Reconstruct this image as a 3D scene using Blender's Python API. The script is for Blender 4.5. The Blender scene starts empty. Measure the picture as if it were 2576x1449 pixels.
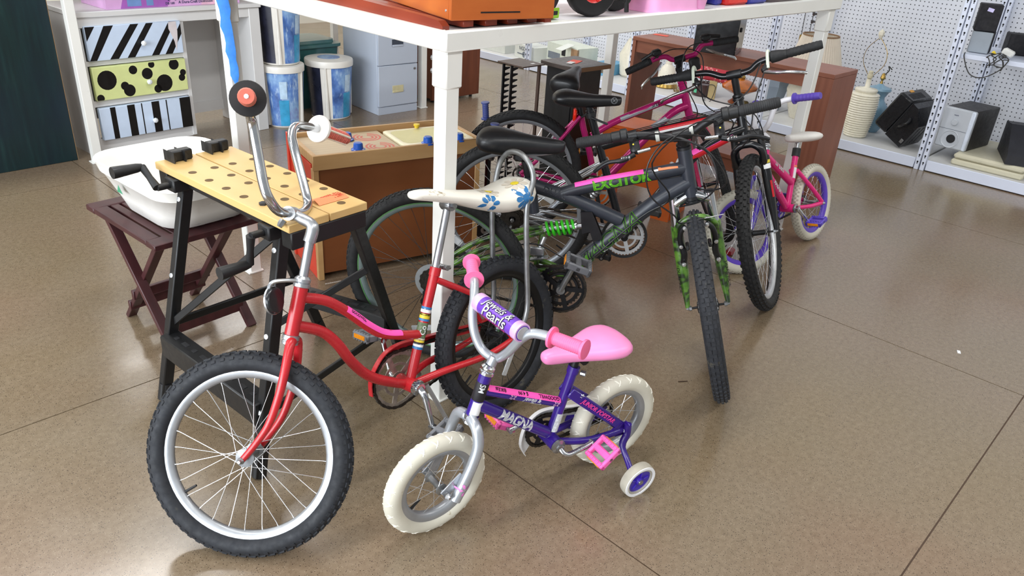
import bpy, bmesh, math, random
from mathutils import Vector, Matrix
V = Vector
R = math.radians
random.seed(7)
SC = bpy.context.scene
COL = SC.collection

# ------------------------------------------------------------------ camera
def cam_axes(yaw, pitch, roll):
    f = V((math.sin(yaw)*math.cos(pitch), math.cos(yaw)*math.cos(pitch), -math.sin(pitch)))
    r = V((math.cos(yaw), -math.sin(yaw), 0)); d = f.cross(r)
    return (math.cos(roll)*r+math.sin(roll)*d, -math.sin(roll)*r+math.cos(roll)*d, f)
_r, _d, _f = cam_axes(R(47.295), R(26.9728), R(-3.9206))
cam = bpy.data.objects.new('camera', bpy.data.cameras.new('camera')); COL.objects.link(cam)
cam.data.sensor_width = 36; cam.data.lens = 36*1914.55/2576
cam.data.clip_start = .05; cam.data.clip_end = 100
m = Matrix((( _r.x, -_d.x, -_f.x, 0), (_r.y, -_d.y, -_f.y, 0), (_r.z, -_d.z, -_f.z, 1.5), (0, 0, 0, 1)))
cam.matrix_world = m
SC.camera = cam

# ------------------------------------------------------------------ light and exposure
SC.view_settings.view_transform = 'Standard'; SC.view_settings.look = 'None'
SC.view_settings.gamma = 1; SC.view_settings.exposure = 0.06
SC.view_settings.use_curve_mapping = False
W = bpy.data.worlds.new('store_ambient'); SC.world = W; W.use_nodes = True
W.node_tree.nodes['Background'].inputs[0].default_value = (.93, .97, 1.0, 1)
W.node_tree.nodes['Background'].inputs[1].default_value = .40
def area(name, loc, size, energy, col, aim=(0, 0, -1)):
    l = bpy.data.lights.new(name, 'AREA'); l.shape = 'RECTANGLE'; l.size, l.size_y = size
    l.energy = energy; l.color = col
    o = bpy.data.objects.new(name, l); COL.objects.link(o); o.location = loc
    o.rotation_euler = V(aim).to_track_quat('-Z', 'Y').to_euler()
    return o
for y in (-1.6, 1.7, 5.0, 8.3):                       # rows of fluorescent ceiling fixtures
    for x in (-1.6, 1.5, 4.6):
        if (x, y) == (4.6, 1.7): continue
        area('ceiling_light', (x, y, 3.7), (2.4, .32), 54, (1, .98, .95))
area('shop_window', (-4.2, 1.5, 1.7), (6.0, 2.4), 470, (.88, .94, 1.0), (1, .1, -.1))

# ------------------------------------------------------------------ mesh builder
def smooth_path(pts, n=6, closed=False):
    P = [V(p) for p in pts]; out = []; N = len(P)
    segs = N if closed else N-1
    for i in range(segs):
        if closed: p0, p1, p2, p3 = P[(i-1) % N], P[i], P[(i+1) % N], P[(i+2) % N]
        else: p0, p1, p2, p3 = P[max(i-1, 0)], P[i], P[i+1], P[min(i+2, N-1)]
        for k in range(n):
            t = k/n
            out.append(.5*((2*p1)+(p2-p0)*t+(2*p0-5*p1+4*p2-p3)*t*t+(3*p1-p0-3*p2+p3)*t**3))
    if not closed: out.append(P[-1].copy())
    return out
class MB:
    def __init__(s): s.v = []; s.f = []
    def add(s, vs, fs, M=None):
        o = len(s.v)
        s.v += [tuple(M @ V(p)) if M else tuple(p) for p in vs]
        s.f += [tuple(i+o for i in f) for f in fs]; return s
    def tube(s, pts, r, seg=10, closed=False, caps=True):
        P = [V(p) for p in pts]; N = len(P); rr = r if isinstance(r, (list, tuple)) else [r]*N
        T = []
        for i in range(N):
            a = P[(i-1) % N] if (closed or i > 0) else P[i]; b = P[(i+1) % N] if (closed or i < N-1) else P[i]
            T.append((b-a).normalized())
        n = T[0].orthogonal().normalized(); vs = []; fs = []
        for i in range(N):
            n = (n-T[i]*n.dot(T[i])).normalized(); b = T[i].cross(n)
            for k in range(seg):
                a = 2*math.pi*k/seg; vs.append(P[i]+rr[i]*(math.cos(a)*n+math.sin(a)*b))
        for i in range(N if closed else N-1):
            j = (i+1) % N
            for k in range(seg): fs.append((i*seg+k, i*seg+(k+1) % seg, j*seg+(k+1) % seg, j*seg+k))
        if caps and not closed: fs += [tuple(range(seg))[::-1], tuple((N-1)*seg+k for k in range(seg))]
        return s.add(vs, fs)
    def lathe(s, prof, o, d, seg=24, closed=False):          # prof = (radius, height along d)
        o = V(o); d = V(d).normalized(); n = d.orthogonal().normalized(); b = d.cross(n); vs = []; fs = []
        for (r, h) in prof:
            for k in range(seg):
                a = 2*math.pi*k/seg; vs.append(o+d*h+r*(math.cos(a)*n+math.sin(a)*b))
        N = len(prof)
        for i in range(N if closed else N-1):
            j = (i+1) % N
            for k in range(seg): fs.append((i*seg+k, i*seg+(k+1) % seg, j*seg+(k+1) % seg, j*seg+k))
        if not closed:
            if prof[0][0] > 1e-6: fs.append(tuple(range(seg))[::-1])
            if prof[-1][0] > 1e-6: fs.append(tuple((N-1)*seg+k for k in range(seg)))
        return s.add(vs, fs)
    def box(s, c, size, M=None, bev=0, seg=1):
        x, y, z = [v/2 for v in size]; bm = bmesh.new(); bmesh.ops.create_cube(bm, size=1)
        for v in bm.verts: v.co = V((v.co.x*size[0], v.co.y*size[1], v.co.z*size[2]))
        if bev: bmesh.ops.bevel(bm, geom=bm.edges[:], offset=min(bev, min(size)*.45), segments=seg, profile=.5, affect='EDGES')
        bm.verts.index_update(); T = Matrix.Translation(V(c))
        T = (M @ T) if M else T
        s.add([v.co.copy() for v in bm.verts], [tuple(v.index for v in f.verts) for f in bm.faces], T); bm.free(); return s
    def bx(s, a, b, bev=0, M=None):                           # box from min to max corner
        a = V(a); b = V(b); return s.box((a+b)/2, (b-a), M, bev)
    def bar(s, a, b, w, h, up=(0, 0, 1), bev=0):              # rectangular bar from a to b
        a = V(a); b = V(b); x = (b-a).normalized(); y = V(up).cross(x)
        if y.length < 1e-4: y = V((1, 0, 0)).cross(x)
        y.normalize(); z = x.cross(y)
        M = Matrix(((x.x, y.x, z.x, 0), (x.y, y.y, z.y, 0), (x.z, y.z, z.z, 0), (0, 0, 0, 1))); M.translation = (a+b)/2
        return s.box((0, 0, 0), ((b-a).length, w, h), M, bev)
    def prism(s, poly, z0, z1, M=None):
        n = len(poly); vs = [(x, y, z0) for x, y in poly]+[(x, y, z1) for x, y in poly]
        fs = [tuple(range(n))[::-1], tuple(range(n, 2*n))]+[(i, (i+1) % n, n+(i+1) % n, n+i) for i in range(n)]
        return s.add(vs, fs, M)
    def ring(s, outer, inner, z0, z1, M=None):                # two polygons of equal length: annular prism
        n = len(outer); vs = [(x, y, z) for z in (z0, z1) for P in (outer, inner) for x, y in P]; fs = []
        for i in range(n):
            j = (i+1) % n
            fs += [(i, n+i, n+j, j), (2*n+i, 2*n+j, 3*n+j, 3*n+i), (i, j, 2*n+j, 2*n+i), (n+i, 3*n+i, 3*n+j, n+j)]
        return s.add(vs, fs, M)
    def loft(s, secs, caps=True, closed_ring=True, M=None):
        n = len(secs[0]); vs = [p for c in secs for p in c]; fs = []
        for i in range(len(secs)-1):
            for k in range(n if closed_ring else n-1): fs.append((i*n+k, i*n+(k+1) % n, (i+1)*n+(k+1) % n, (i+1)*n+k))
        if caps: fs += [tuple(range(n))[::-1], tuple((len(secs)-1)*n+k for k in range(n))]
        return s.add(vs, fs, M)
    def mesh(s, name, smooth=True, angle=38):
        me = bpy.data.meshes.new(name); me.from_pydata([tuple(v) for v in s.v], [], s.f); me.validate()
        bm = bmesh.new(); bm.from_mesh(me); bmesh.ops.recalc_face_normals(bm, faces=bm.faces[:]); bm.to_mesh(me); bm.free()
        if smooth:
            for p in me.polygons: p.use_smooth = True
            me.set_sharp_from_angle(angle=R(angle))
        me.update(); return me
def obj(name, mb, mat, parent=None, M=None, smooth=True, angle=38):
    me = mb if isinstance(mb, bpy.types.Mesh) else mb.mesh(name, smooth, angle)
    o = bpy.data.objects.new(name, me); COL.objects.link(o)
    if mat and not me.materials: me.materials.append(mat)
    if parent: o.parent = parent
    if M is not None: o.matrix_local = M
    return o
def tag(o, label, cat, group=None, kind=None):
    o['label'] = label; o['category'] = cat
    if group: o['group'] = group
    if kind: o['kind'] = kind
    return o
def thing(name, label, cat, loc=(0, 0, 0), rz=0, group=None, M=None):
    o = bpy.data.objects.new(name, None); COL.objects.link(o); o.empty_display_size = .1
    if M is not None: o.matrix_world = M
    else: o.location = loc; o.rotation_euler = (0, 0, rz)
    return tag(o, label, cat, group)
def struct(name, mb, mat, parent=None, **k):
    o = obj(name, mb, mat, parent, **k)
    if not parent: o['kind'] = 'structure'
    return o
def Mrot(loc, rz=0, rx=0, ry=0): return Matrix.Translation(V(loc)) @ Matrix.Rotation(rz, 4, 'Z') @ Matrix.Rotation(ry, 4, 'Y') @ Matrix.Rotation(rx, 4, 'X')
def circ(r, n, a0=0, c=(0, 0)): return [(c[0]+r*math.cos(a0+2*math.pi*i/n), c[1]+r*math.sin(a0+2*math.pi*i/n)) for i in range(n)]
def rrect(w, d, r, n=5):
    o = []
    for cx, cy, a in ((w/2-r, d/2-r, 0), (-w/2+r, d/2-r, 90), (-w/2+r, -d/2+r, 180), (w/2-r, -d/2+r, 270)):
        for k in range(n+1): t = R(a+90*k/n); o.append((cx+r*math.cos(t), cy+r*math.sin(t)))
    return o

# ------------------------------------------------------------------ materials
def srgb(h):
    h = h.lstrip('#'); c = [int(h[i:i+2], 16)/255 for i in (0, 2, 4)]
    return tuple(x/12.92 if x <= .04045 else ((x+.055)/1.055)**2.4 for x in c)
class NT:
    def __init__(s, name):
        s.m = bpy.data.materials.new(name); s.m.use_nodes = True; s.t = s.m.node_tree; s.b = s.t.nodes['Principled BSDF']
    def n(s, t, **k):
        x = s.t.nodes.new(t)
        for a, v in k.items():
            if a.startswith('i_'): x.inputs[a[2:].replace('_', ' ')].default_value = v
            elif a[0] == 'I' and a[1:].isdigit(): x.inputs[int(a[1:])].default_value = v
            else: setattr(x, a, v)
        return x
    def l(s, a, b): s.t.links.new(a, b)
    def coord(s, kind='Object', scale=(1, 1, 1), rot=(0, 0, 0)):
        c = s.n('ShaderNodeTexCoord'); mp = s.n('ShaderNodeMapping'); s.l(c.outputs[kind], mp.inputs[0])
        mp.inputs['Scale'].default_value = scale; mp.inputs['Rotation'].default_value = rot; return mp.outputs[0]
    def noise(s, vec, scale, detail=4, rough=.55):
        x = s.n('ShaderNodeTexNoise'); x.inputs['Scale'].default_value = scale; x.inputs['Detail'].default_value = detail
        x.inputs['Roughness'].default_value = rough; s.l(vec, x.inputs['Vector']); return x.outputs['Fac']
    def ramp(s, fac, stops, interp='LINEAR'):
        x = s.n('ShaderNodeValToRGB'); s.l(fac, x.inputs[0]); e = x.color_ramp.elements; x.color_ramp.interpolation = interp
        while len(e) < len(stops): e.new(.5)
        for q, (p, c) in zip(e, stops): q.position = p; q.color = tuple(c)+(1,) if len(c) == 3 else c
        return x.outputs[0]
    def mix(s, fac, a, b, mode='MIX'):
        x = s.n('ShaderNodeMix'); x.data_type = 'RGBA'; x.blend_type = mode
        for i, v in ((0, fac), (6, a), (7, b)):
            if isinstance(v, (int, float)): x.inputs[i].default_value = v
            elif isinstance(v, tuple): x.inputs[i].default_value = v+(1,) if len(v) == 3 else v
            else: s.l(v, x.inputs[i])
        return x.outputs[2]
    def math(s, op, a, b=0, c=None):
        x = s.n('ShaderNodeMath'); x.operation = op
        for i, v in enumerate((a, b) if c is None else (a, b, c)):
            if isinstance(v, (int, float)): x.inputs[i].default_value = v
            else: s.l(v, x.inputs[i])
        return x.outputs[0]
    def bump(s, h, strength=.3, dist=.002):
        x = s.n('ShaderNodeBump'); x.inputs['Strength'].default_value = strength; x.inputs['Distance'].default_value = dist
        s.l(h, x.inputs['Height']); s.l(x.outputs[0], s.b.inputs['Normal'])
    def done(s, col=None, rough=None, metal=None, coat=None, spec=None):
        for k, v in (('Base Color', col), ('Roughness', rough), ('Metallic', metal), ('Coat Weight', coat), ('Specular IOR Level', spec)):
            if v is None: continue
            if isinstance(v, (int, float)): s.b.inputs[k].default_value = v
            elif isinstance(v, tuple): s.b.inputs[k].default_value = v+(1,)
            else: s.l(v, s.b.inputs[k])
        return s.m
_mc = {}
def mat(name, hexc, rough=.5, metal=0, var=.10, scale=18, bump=0, bscale=120, coat=0, spec=.5, dirt=None, dscale=14, damt=.62):
    """one coloured surface: base colour with grain, roughness wear, optional dirt/chip specks of another colour"""
    if name in _mc: return _mc[name]
    t = NT(name); c = srgb(hexc); v = t.coord()
    n1 = t.noise(v, scale); lo = tuple(max(0, x*(1-var)) for x in c); hi = tuple(min(1, x*(1+var)) for x in c)
    col = t.ramp(n1, [(.3, lo), (.7, hi)])
    if dirt:
        n2 = t.noise(v, dscale, 6, .65); f = t.ramp(n2, [(damt, (0, 0, 0)), (damt+.05, (1, 1, 1))]); col = t.mix(f, col, srgb(dirt))
    n3 = t.noise(v, scale*2.3, 5); ro = t.ramp(n3, [(.25, (max(.03, rough*.8),)*3), (.75, (min(1, rough*1.2),)*3)])
    if bump: t.bump(t.noise(v, bscale, 3), bump, .002)
    _mc[name] = t.done(col, ro, metal, coat, spec); return _mc[name]
def wood(name, c0, c1, rough=.4, stretch=(1, 12, 12), scale=3.0, coat=0, spec=.45):
    if name in _mc: return _mc[name]
    t = NT(name); v = t.coord(scale=stretch); n = t.noise(v, scale, 8, .6)
    w = t.n('ShaderNodeTexWave'); w.wave_type = 'BANDS'; w.bands_direction = 'Y'; w.inputs['Scale'].default_value = scale*.55; w.inputs['Distortion'].default_value = 6; w.inputs['Detail'].default_value = 3
    t.l(v, w.inputs['Vector'])
    f = t.mix(.22, n, w.outputs['Fac']); col = t.ramp(f, [(.2, srgb(c0)), (.8, srgb(c1))])
    t.bump(n, .08, .001); _mc[name] = t.done(col, rough, 0, coat, spec); return _mc[name]
# ------------------------------------------------------------------ floor and walls
def floor_mat():
    t = NT('polished_concrete'); v = t.coord()
    big = t.noise(v, .9, 1.5); mid = t.noise(v, 4, 1.5); fine = t.noise(v, 55, 3)
    col = t.ramp(big, [(.3, srgb('#75674f')), (.5, srgb('#7b6a56')), (.72, srgb('#866b5a'))])  # random concrete tone; the pinkish end imitates reflections of red things
    col = t.mix(t.ramp(mid, [(.35, (0, 0, 0)), (.7, (.3,)*3)]), col, srgb('#7d7261'))
    col = t.mix(.35, col, t.ramp(fine, [(.3, srgb('#64553f')), (.7, srgb('#8c7c66'))]))
    def specks(scale, thr, colr, seed):
        x = t.n('ShaderNodeTexVoronoi'); x.inputs['Scale'].default_value = scale
        mp = t.n('ShaderNodeMapping'); t.l(v, mp.inputs[0]); mp.inputs['Location'].default_value = (seed, seed*2, seed*3); t.l(mp.outputs[0], x.inputs['Vector'])
        m = t.ramp(x.outputs['Distance'], [(thr, (1, 1, 1)), (thr+.05, (0, 0, 0))])
        sel = t.n('ShaderNodeSeparateColor'); t.l(x.outputs['Color'], sel.inputs[0])
        k = t.ramp(sel.outputs[0], [(.42, (0, 0, 0)), (.46, (1, 1, 1))])
        return t.mix(1.0, m, k, 'MULTIPLY'), colr
    for sc, th, c, sd in ((170, .17, '#3d3127', 1.3), (260, .18, '#463a2e', 4.1), (110, .11, '#2c231c', 6.6), (190, .11, '#a2957f', 9.2), (130, .07, '#b3a892', 12.7)):
        f, cc = specks(sc, th, srgb(c), sd); col = t.mix(f, col, cc)
    ro = t.ramp(mid, [(.3, (.17,)*3), (.7, (.26,)*3)])
    t.bump(fine, .03, .0006)
    return t.done(col, ro, 0, None, .85)
FLOOR = floor_mat()
JOINT = mat('joint_filler', '#5d4a3d', .8)
xs = [-4.0]+[1.316+1.7045*k for k in range(-2, 4)]+[8.1]
ys = [-4.0]+[.208+2.0745*k for k in range(-1, 5)]+[10.4]
floor = struct('floor', MB().bx((-4.1, -4.1, -.12), (8.2, 10.5, -.004)), JOINT)
for i in range(len(xs)-1):
    for j in range(len(ys)-1):
        g = .0022
        obj('slab', MB().bx((xs[i]+g, ys[j]+g, -.05), (xs[i+1]-g, ys[j+1]-g, 0)), FLOOR, floor, smooth=False)

def peg_mat():
    t = NT('pegboard_white'); v = t.coord(); sx = t.n('ShaderNodeSeparateXYZ'); t.l(v, sx.inputs[0])
    d = []
    for o in (1, 2):
        f = t.math('FRACT', t.math('MULTIPLY', sx.outputs[o], 1/.0318)); d.append(t.math('SUBTRACT', f, .5))
    r = t.math('SQRT', t.math('ADD', t.math('MULTIPLY', d[0], d[0]), t.math('MULTIPLY', d[1], d[1])))
    hole = t.ramp(r, [(.115, (0, 0, 0)), (.15, (1, 1, 1))])
    n = t.noise(v, 3, 4); base = t.ramp(n, [(.3, srgb('#cccfd8')), (.7, srgb('#d6d9e0'))])  # bluish cast of the cool light is put into this base colour
    col = t.mix(hole, srgb('#3a3c42'), base); t.bump(hole, .6, .003)
    return t.done(col, .55)
PEG = peg_mat()
WALLP = mat('wall_paint', '#d8d4c8', .7, var=.03, scale=2)
struct('wall_right', MB().bx((6.72, -4, 0), (6.9, 10.4, 3.7)), WALLP, smooth=False)
struct('wall_back', MB().bx((-4, 8.6, 0), (6.72, 8.75, 3.7)), WALLP, smooth=False)

# ------------------------------------------------------------------ white wall shelving
SHW = mat('shelf_enamel', '#d2d9ea', .35, var=.03, scale=4, spec=.5)  # white enamel tinted bluish to stand for the cooler daylight on the shelves
SLOT = mat('slot_black', '#16171b', .7)
DECKW = mat('deck_enamel', '#cfcfce', .45, var=.05, scale=6, dirt='#a49f94', dscale=9, damt=.68)
SHELF_X = 5.69
def shelf_unit(y0, y1, label, upper=None):
    t = thing('wall_shelf', label, 'shelf', (SHELF_X, y0, 0), 0, 'white shelving bays along the pegboard wall')
    w = y1-y0
    obj('pegboard', MB().bx((.93, .0, .05), (.945, w, 2.3)), PEG, t, smooth=False)
    obj('deck', MB().bx((.012, .004, .045), (.93, w-.004, .075), .004), DECKW, t)
    obj('kick_plate', MB().bx((0, .036, .006), (.012, w-.036, .077), .003), SHW, t)
    for yy in (.0, w-.032):
        for x in (-.004, .895):
            p = obj('upright', MB().bx((x, yy+.001, 0), (x+.03, yy+.031, 2.3), .002), SHW, t)
            mb = MB()
            for k in range(46):
                z = .055+.048*k
                mb.lathe([(.0062, 0), (.0062, .0016)], (x-.0008, yy+.016, z), (1, 0, 0), 8)
                mb.bx((x-.0008, yy+.0135, z-.016), (x+.0008, yy+.0185, z))
            obj('keyholes', mb, SLOT, p, smooth=False)['kind'] = 'stuff'
    if upper:
        s = obj('upper_shelf', MB().bx((.02, .034, upper-.03), (.62, w-.034, upper), .003), SHW, t)
        for yy in (.05, w-.06): obj('bracket', MB().prism([(.03, -.03), (.85, -.03), (.85, -.14)], 0, .006, Matrix.Translation((0, yy, upper)) @ Matrix.Rotation(R(90), 4, 'X')), SHW, t, smooth=False)
    return t
shelf_unit(.23, 1.482, 'white shelving bay with black speakers on its upper shelf', .792)
shelf_unit(1.488, 2.742, 'white shelving bay holding the ribbed cream lamp and black boombox')
shelf_unit(2.748, 4.0, 'white shelving bay with amber oil lamp seen through the open bookcase')
shelf_unit(4.006, 5.258, 'white shelving bay with open carton and blue box')
shelf_unit(5.264, 6.516, 'farthest white shelving bay with a long white box on its deck')

# ------------------------------------------------------------------ tall white display tables
TW = mat('table_white', '#e9e9e4', .32, var=.03, scale=5, dirt='#8d8a80', dscale=30, damt=.735)
BOLT = mat('bolt_steel', '#9b9da0', .3, .9)
TOPW = mat('table_top_white', '#d7d6da', .35, var=.04)
def display_table(x0, x1, y0, y1, label, group=None):
    t = thing('display_table', label, 'table', (x0, y0, 0), 0, group)
    w, d = x1-x0, y1-y0; H = 1.185
    obj('table_top', MB().bx((.02, .02, H-.02), (w-.02, d-.02, H-.004)), TOPW, t, smooth=False)
    for a, b in (((0, 0), (w, .03)), ((0, d-.03), (w, d)), ((0, .03), (.03, d-.03)), ((w-.03, .03), (w, d-.03))):
        obj('rail', MB().bx((a[0], a[1], H-.052), (b[0], b[1], H), .004), TW, t)
    for lx in (.022, w-.072):
        for ly in (.022, d-.072):
            l = obj('leg', MB().bx((lx, ly, 0), (lx+.05, ly+.05, H-.05), .003), TW, t)
            obj('sleeve', MB().bx((lx-.006, ly-.006, 1.03), (lx+.056, ly+.056, H-.05), .005), TW, l)
            obj('foot_plate', MB().bx((lx-.012, ly-.006, 0), (lx+.056, ly+.056, .006), .001), TW, l)
            for z in (1.065, 1.1):
                mb = MB().lathe([(.004, 0), (.004, .02), (.0085, .02), (.0085, .03)], (lx+.025, ly+.056, z), (0, 1, 0), 8)
                obj('bolt', mb, BOLT, l)
    return t
display_table(1.358, 3.838, 1.545, 2.875, 'tall white display table in front with toys and slatted wood on top')
display_table(1.375, 3.895, 4.60, 5.88, 'tall white display table at the back standing over the painted desk')
# blue masking tape hanging from the left leg
TAPE = mat('blue_tape', '#2f7fd8', .55, var=.12, scale=40, bump=.5, bscale=60)
mb = MB(); secs = []
for k in range(15):
    z = 1.2-.42*k/14; w = .024-.010*(k/14)+.003*math.sin(k*2.3)-(.006 if k > 12 else 0)
    x = 1.366+.030*(k/14)+.0025*math.sin(k*1.9); y = 2.792+.002*math.sin(k*1.3)
    secs.append([(x-w*.72, y+w*.5, z), (x-.002, y-.004, z+.003*math.sin(k)), (x+w*.72, y-w*.7, z), (x+w*.72+.001, y-w*.7+.002, z), (x-.001, y-.002, z), (x-w*.72+.001, y+w*.5+.002, z)])
mb.loft(secs)
tag(obj('masking_tape', mb, TAPE), 'crumpled strip of blue masking tape hanging from the white table leg', 'tape')

# ------------------------------------------------------------------ white desk with painted drawers
DW = mat('desk_white', '#d9d9d9', .45, var=.03, scale=5)
DBL = mat('drawer_pale_blue', '#cbdcf3', .4, var=.03); DGR = mat('drawer_lime', '#d6df9a', .4, var=.04); DBK = mat('drawer_black', '#0b0b0d', .4, var=.3)
CHIP = mat('chipped_paint', '#d7cfd2', .6); CRYS = mat('crystal_knob', '#e6eaee', .05, 0, var=.02, spec=1.0)
desk = thing('desk', 'white desk with three painted drawers, stripes and polka dots', 'desk', (1.45, 4.672, 0), R(3.4))
DWd, DD, DH = 1.12, .46, .82
obj('desk_top', MB().bx((-.005, -.015, DH-.03), (DWd+.01, DD, DH), .004), DW, desk)
obj('front_rail', MB().bx((.0, .0, DH-.085), (DWd, .02, DH-.03), .002), DW, desk)
obj('side_panel', MB().bx((0, .004, .0), (.022, DD, DH-.03)), DW, desk, smooth=False)
obj('side_panel', MB().bx((DWd-.075, -.004, 0), (DWd, DD, DH-.03), .003), DW, desk, smooth=False)
obj('side_panel', MB().bx((.585, .004, .05), (.607, DD, DH-.03)), DW, desk, smooth=False)
obj('back_panel', MB().bx((.0, DD-.02, .12), (DWd, DD, DH-.03)), DW, desk, smooth=False)
obj('base_rail', MB().bx((.022, .012, .045), (.585, .03, .118)), DW, desk, smooth=False)
obj('base_rail', MB().bx((.607, DD-.03, .06), (DWd-.075, DD-.021, .13)), DW, desk, smooth=False)
for z0, z1 in ((.748, .76), (.53, .556), (.302, .336)): obj('drawer_divider', MB().bx((.022, .006, z0), (.585, .02, z1)), DW, desk, smooth=False)
def quad_strip(mb, u0, u1, v0, v1, W_, H_, b0=None, b1=None, y=-.0205):
    """polygon painted on a drawer face; u across, v from the top, optional bottom u range for slants"""
    b0 = u0 if b0 is None else b0; b1 = u1 if b1 is None else b1
    P = [(u0*W_, -v0*H_), (u1*W_, -v0*H_), (b1*W_, -v1*H_), (b0*W_, -v1*H_)]
    mb.add([(x, y, z) for x, z in P]+[(x, y+.001, z) for x, z in P], [(0, 1, 2, 3), (7, 6, 5, 4), (0, 4, 5, 1), (1, 5, 6, 2), (2, 6, 7, 3), (3, 7, 4, 0)])
def blob(mb, pts, y): n = len(pts); mb.add([(x, y, z) for x, z in pts]+[(x, y+.001, z) for x, z in pts], [tuple(range(n)), tuple(range(n, 2*n))[::-1]]+[(i, n+i, n+(i+1) % n, (i+1) % n) for i in range(n)])
DWW, DHH = .545, .185
for z, mt in ((.745, DBL), (.526, DGR), (.298, DBL)):
    M = Matrix.Translation((.032, 0, z))
    dr = obj('drawer', MB().bx((0, -.02, -DHH), (DWW, .012, 0), .003), mt, desk, M)
    mb = MB()
    if z > .7:
        for u0, u1, b0, b1 in ((.19, .285, 0, .07), (.46, .545, .2, .29), (.625, .70, .38, .46), (.87, .945, .64, .72)):
            mb = MB(); quad_strip(mb, u0, u1, .01, .99, DWW, DHH, b0, b1); obj('painted_stripe', mb, DBK, dr, smooth=False)
        for P_ in ([(0.002, -.002), (.1*DWW, -.002), (0.002, -.42*DHH)], [(.998*DWW, -.08*DHH), (.998*DWW, -.4*DHH), (.87*DWW, -.99*DHH), (.79*DWW, -.99*DHH)]):
            mb = MB(); blob(mb, P_, -.0205); obj('painted_stripe', mb, DBK, dr, smooth=False)
        mb = MB()
        blob(mb, [(.865*DWW, -.004), (.95*DWW, -.002), (.955*DWW, -.3*DHH), (.945*DWW, -.6*DHH), (.92*DWW, -.9*DHH), (.91*DWW, -.62*DHH), (.885*DWW, -.42*DHH), (.86*DWW, -.22*DHH)], -.0212)
        obj('paint_chip', mb, CHIP, dr, smooth=False)
    elif z > .4:
        q = DHH/232
        for x, y, r in ((745, 577, 68), (918, 513, 31), (1020, 543, 41), (868, 622, 30), (902, 655, 43), (1150, 615, 62), (1105, 655, 30), (1283, 545, 24), (1278, 582, 26), (708, 700, 27), (1045, 480, 24), (1210, 485, 39)):
            xl = 640+(y-490)*.2; yt = 490-(x-640)*.0687; cx = (x-xl)*DWW/660; cz = -(y-yt)*q; rr = r*q
            pts = []
            for a in range(20):
                px, pz = cx+rr*.98*math.cos(a*math.pi/10), cz+rr*math.sin(a*math.pi/10)
                pts.append((min(max(px, .002), DWW-.002), min(max(pz, -DHH+.002), -.002)))
            mb = MB(); blob(mb, pts, -.0203-.0004*((x*7) % 5)/5); obj('painted_dot', mb, DBK, dr, smooth=False)
    else:
        for u0, u1 in ((.11, .165), (.29, .37), (.44, .452), (.555, .64), (.715, .728), (.875, .998)):
            mb = MB(); quad_strip(mb, u0, u1, .005, .995, DWW, DHH); obj('painted_stripe', mb, DBK, dr, smooth=False)
    kb = MB().lathe([(.006, 0), (.006, .008), (.013, .014), (.016, .022), (.013, .03), (.006, .034), (0, .034)], (.555*DWW, -.02, -.58*DHH), (0, -1, 0), 8)
    obj('knob', kb, CRYS, dr, smooth=False)

# dollhouse carton on the desk
LIL = mat('carton_lilac', '#d9a9d9', .45, var=.05); MAU = mat('carton_mauve', '#a45fb4', .45); PNK = mat('carton_pink', '#eab9d0', .45); INK = mat('print_ink', '#3a4166', .6)
def text_mesh(body, size, bold=0.0, shear=0.0, align='LEFT', space=1.0):
    cu = bpy.data.curves.new('lettering', 'FONT'); cu.body = body; cu.size = size; cu.offset = bold*size; cu.shear = shear; cu.align_x = align; cu.align_y = 'CENTER'; cu.space_character = space; cu.resolution_u = 3
    o = bpy.data.objects.new('lettering', cu); COL.objects.link(o)
    bpy.context.view_layer.update(); dg = bpy.context.evaluated_depsgraph_get()
    me = bpy.data.meshes.new_from_object(o.evaluated_get(dg)); bpy.data.objects.remove(o); bpy.data.curves.remove(cu); me.materials.clear()
    return me
def flat_text(body, size, mtl, parent, M, bold=.01, shear=0, align='LEFT', space=1.0, name='lettering'):
    me = text_mesh(body, size, bold, shear, align, space); bm = bmesh.new(); bm.from_mesh(me)
    r = bmesh.ops.extrude_face_region(bm, geom=bm.faces[:])
    for e in r['geom']:
        if isinstance(e, bmesh.types.BMVert): e.co.z -= .0006
    bmesh.ops.recalc_face_normals(bm, faces=bm.faces[:]); bm.to_mesh(me); bm.free()
    return obj(name, me, mtl, parent, M)
FRONT = Matrix.Rotation(R(90), 4, 'X')                      # text standing in the xz plane facing -y
dc = thing('dollhouse_carton', 'lilac dollhouse carton lying on the white desk', 'box', (1.63, 4.70, .82), R(3.4))
obj('carton', MB().bx((0, 0, 0), (.82, .32, .12), .002), LIL, dc)
mb = MB(); mb.add([(x, -.001, z) for x, z in ((.08, .002), (.35, .002), (.43, .119), (.12, .119))], [(0, 1, 2, 3)]); obj('mauve_panel', mb, MAU, dc, smooth=False)
mb = MB(); mb.add([(x, -.001, z) for x, z in ((.56, .002), (.66, .002), (.72, .06), (.62, .119))], [(0, 1, 2, 3)]); obj('pink_panel', mb, PNK, dc, smooth=False)
mb = MB(); mb.add([(x, -.0015, z) for x, z in ((.12, .012), (.20, .012), (.20, .07), (.12, .07), (.23, .012), (.27, .012), (.27, .05), (.23, .05))], [(0, 1, 2, 3), (4, 5, 6, 7)]); obj('printed_photos', mb, mat('print_blue', '#6f8fc4', .5), dc, smooth=False)
flat_text('DB 160', .018, INK, dc, Matrix.Translation((.34, -.002, .018)) @ FRONT)
flat_text('A Dura-Craft Dollhouse', .022, INK, dc, Matrix.Translation((.42, -.002, .022)) @ FRONT)
flat_text('TT', .07, INK, dc, Matrix.Translation((.34, -.002, .055)) @ FRONT)

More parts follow.
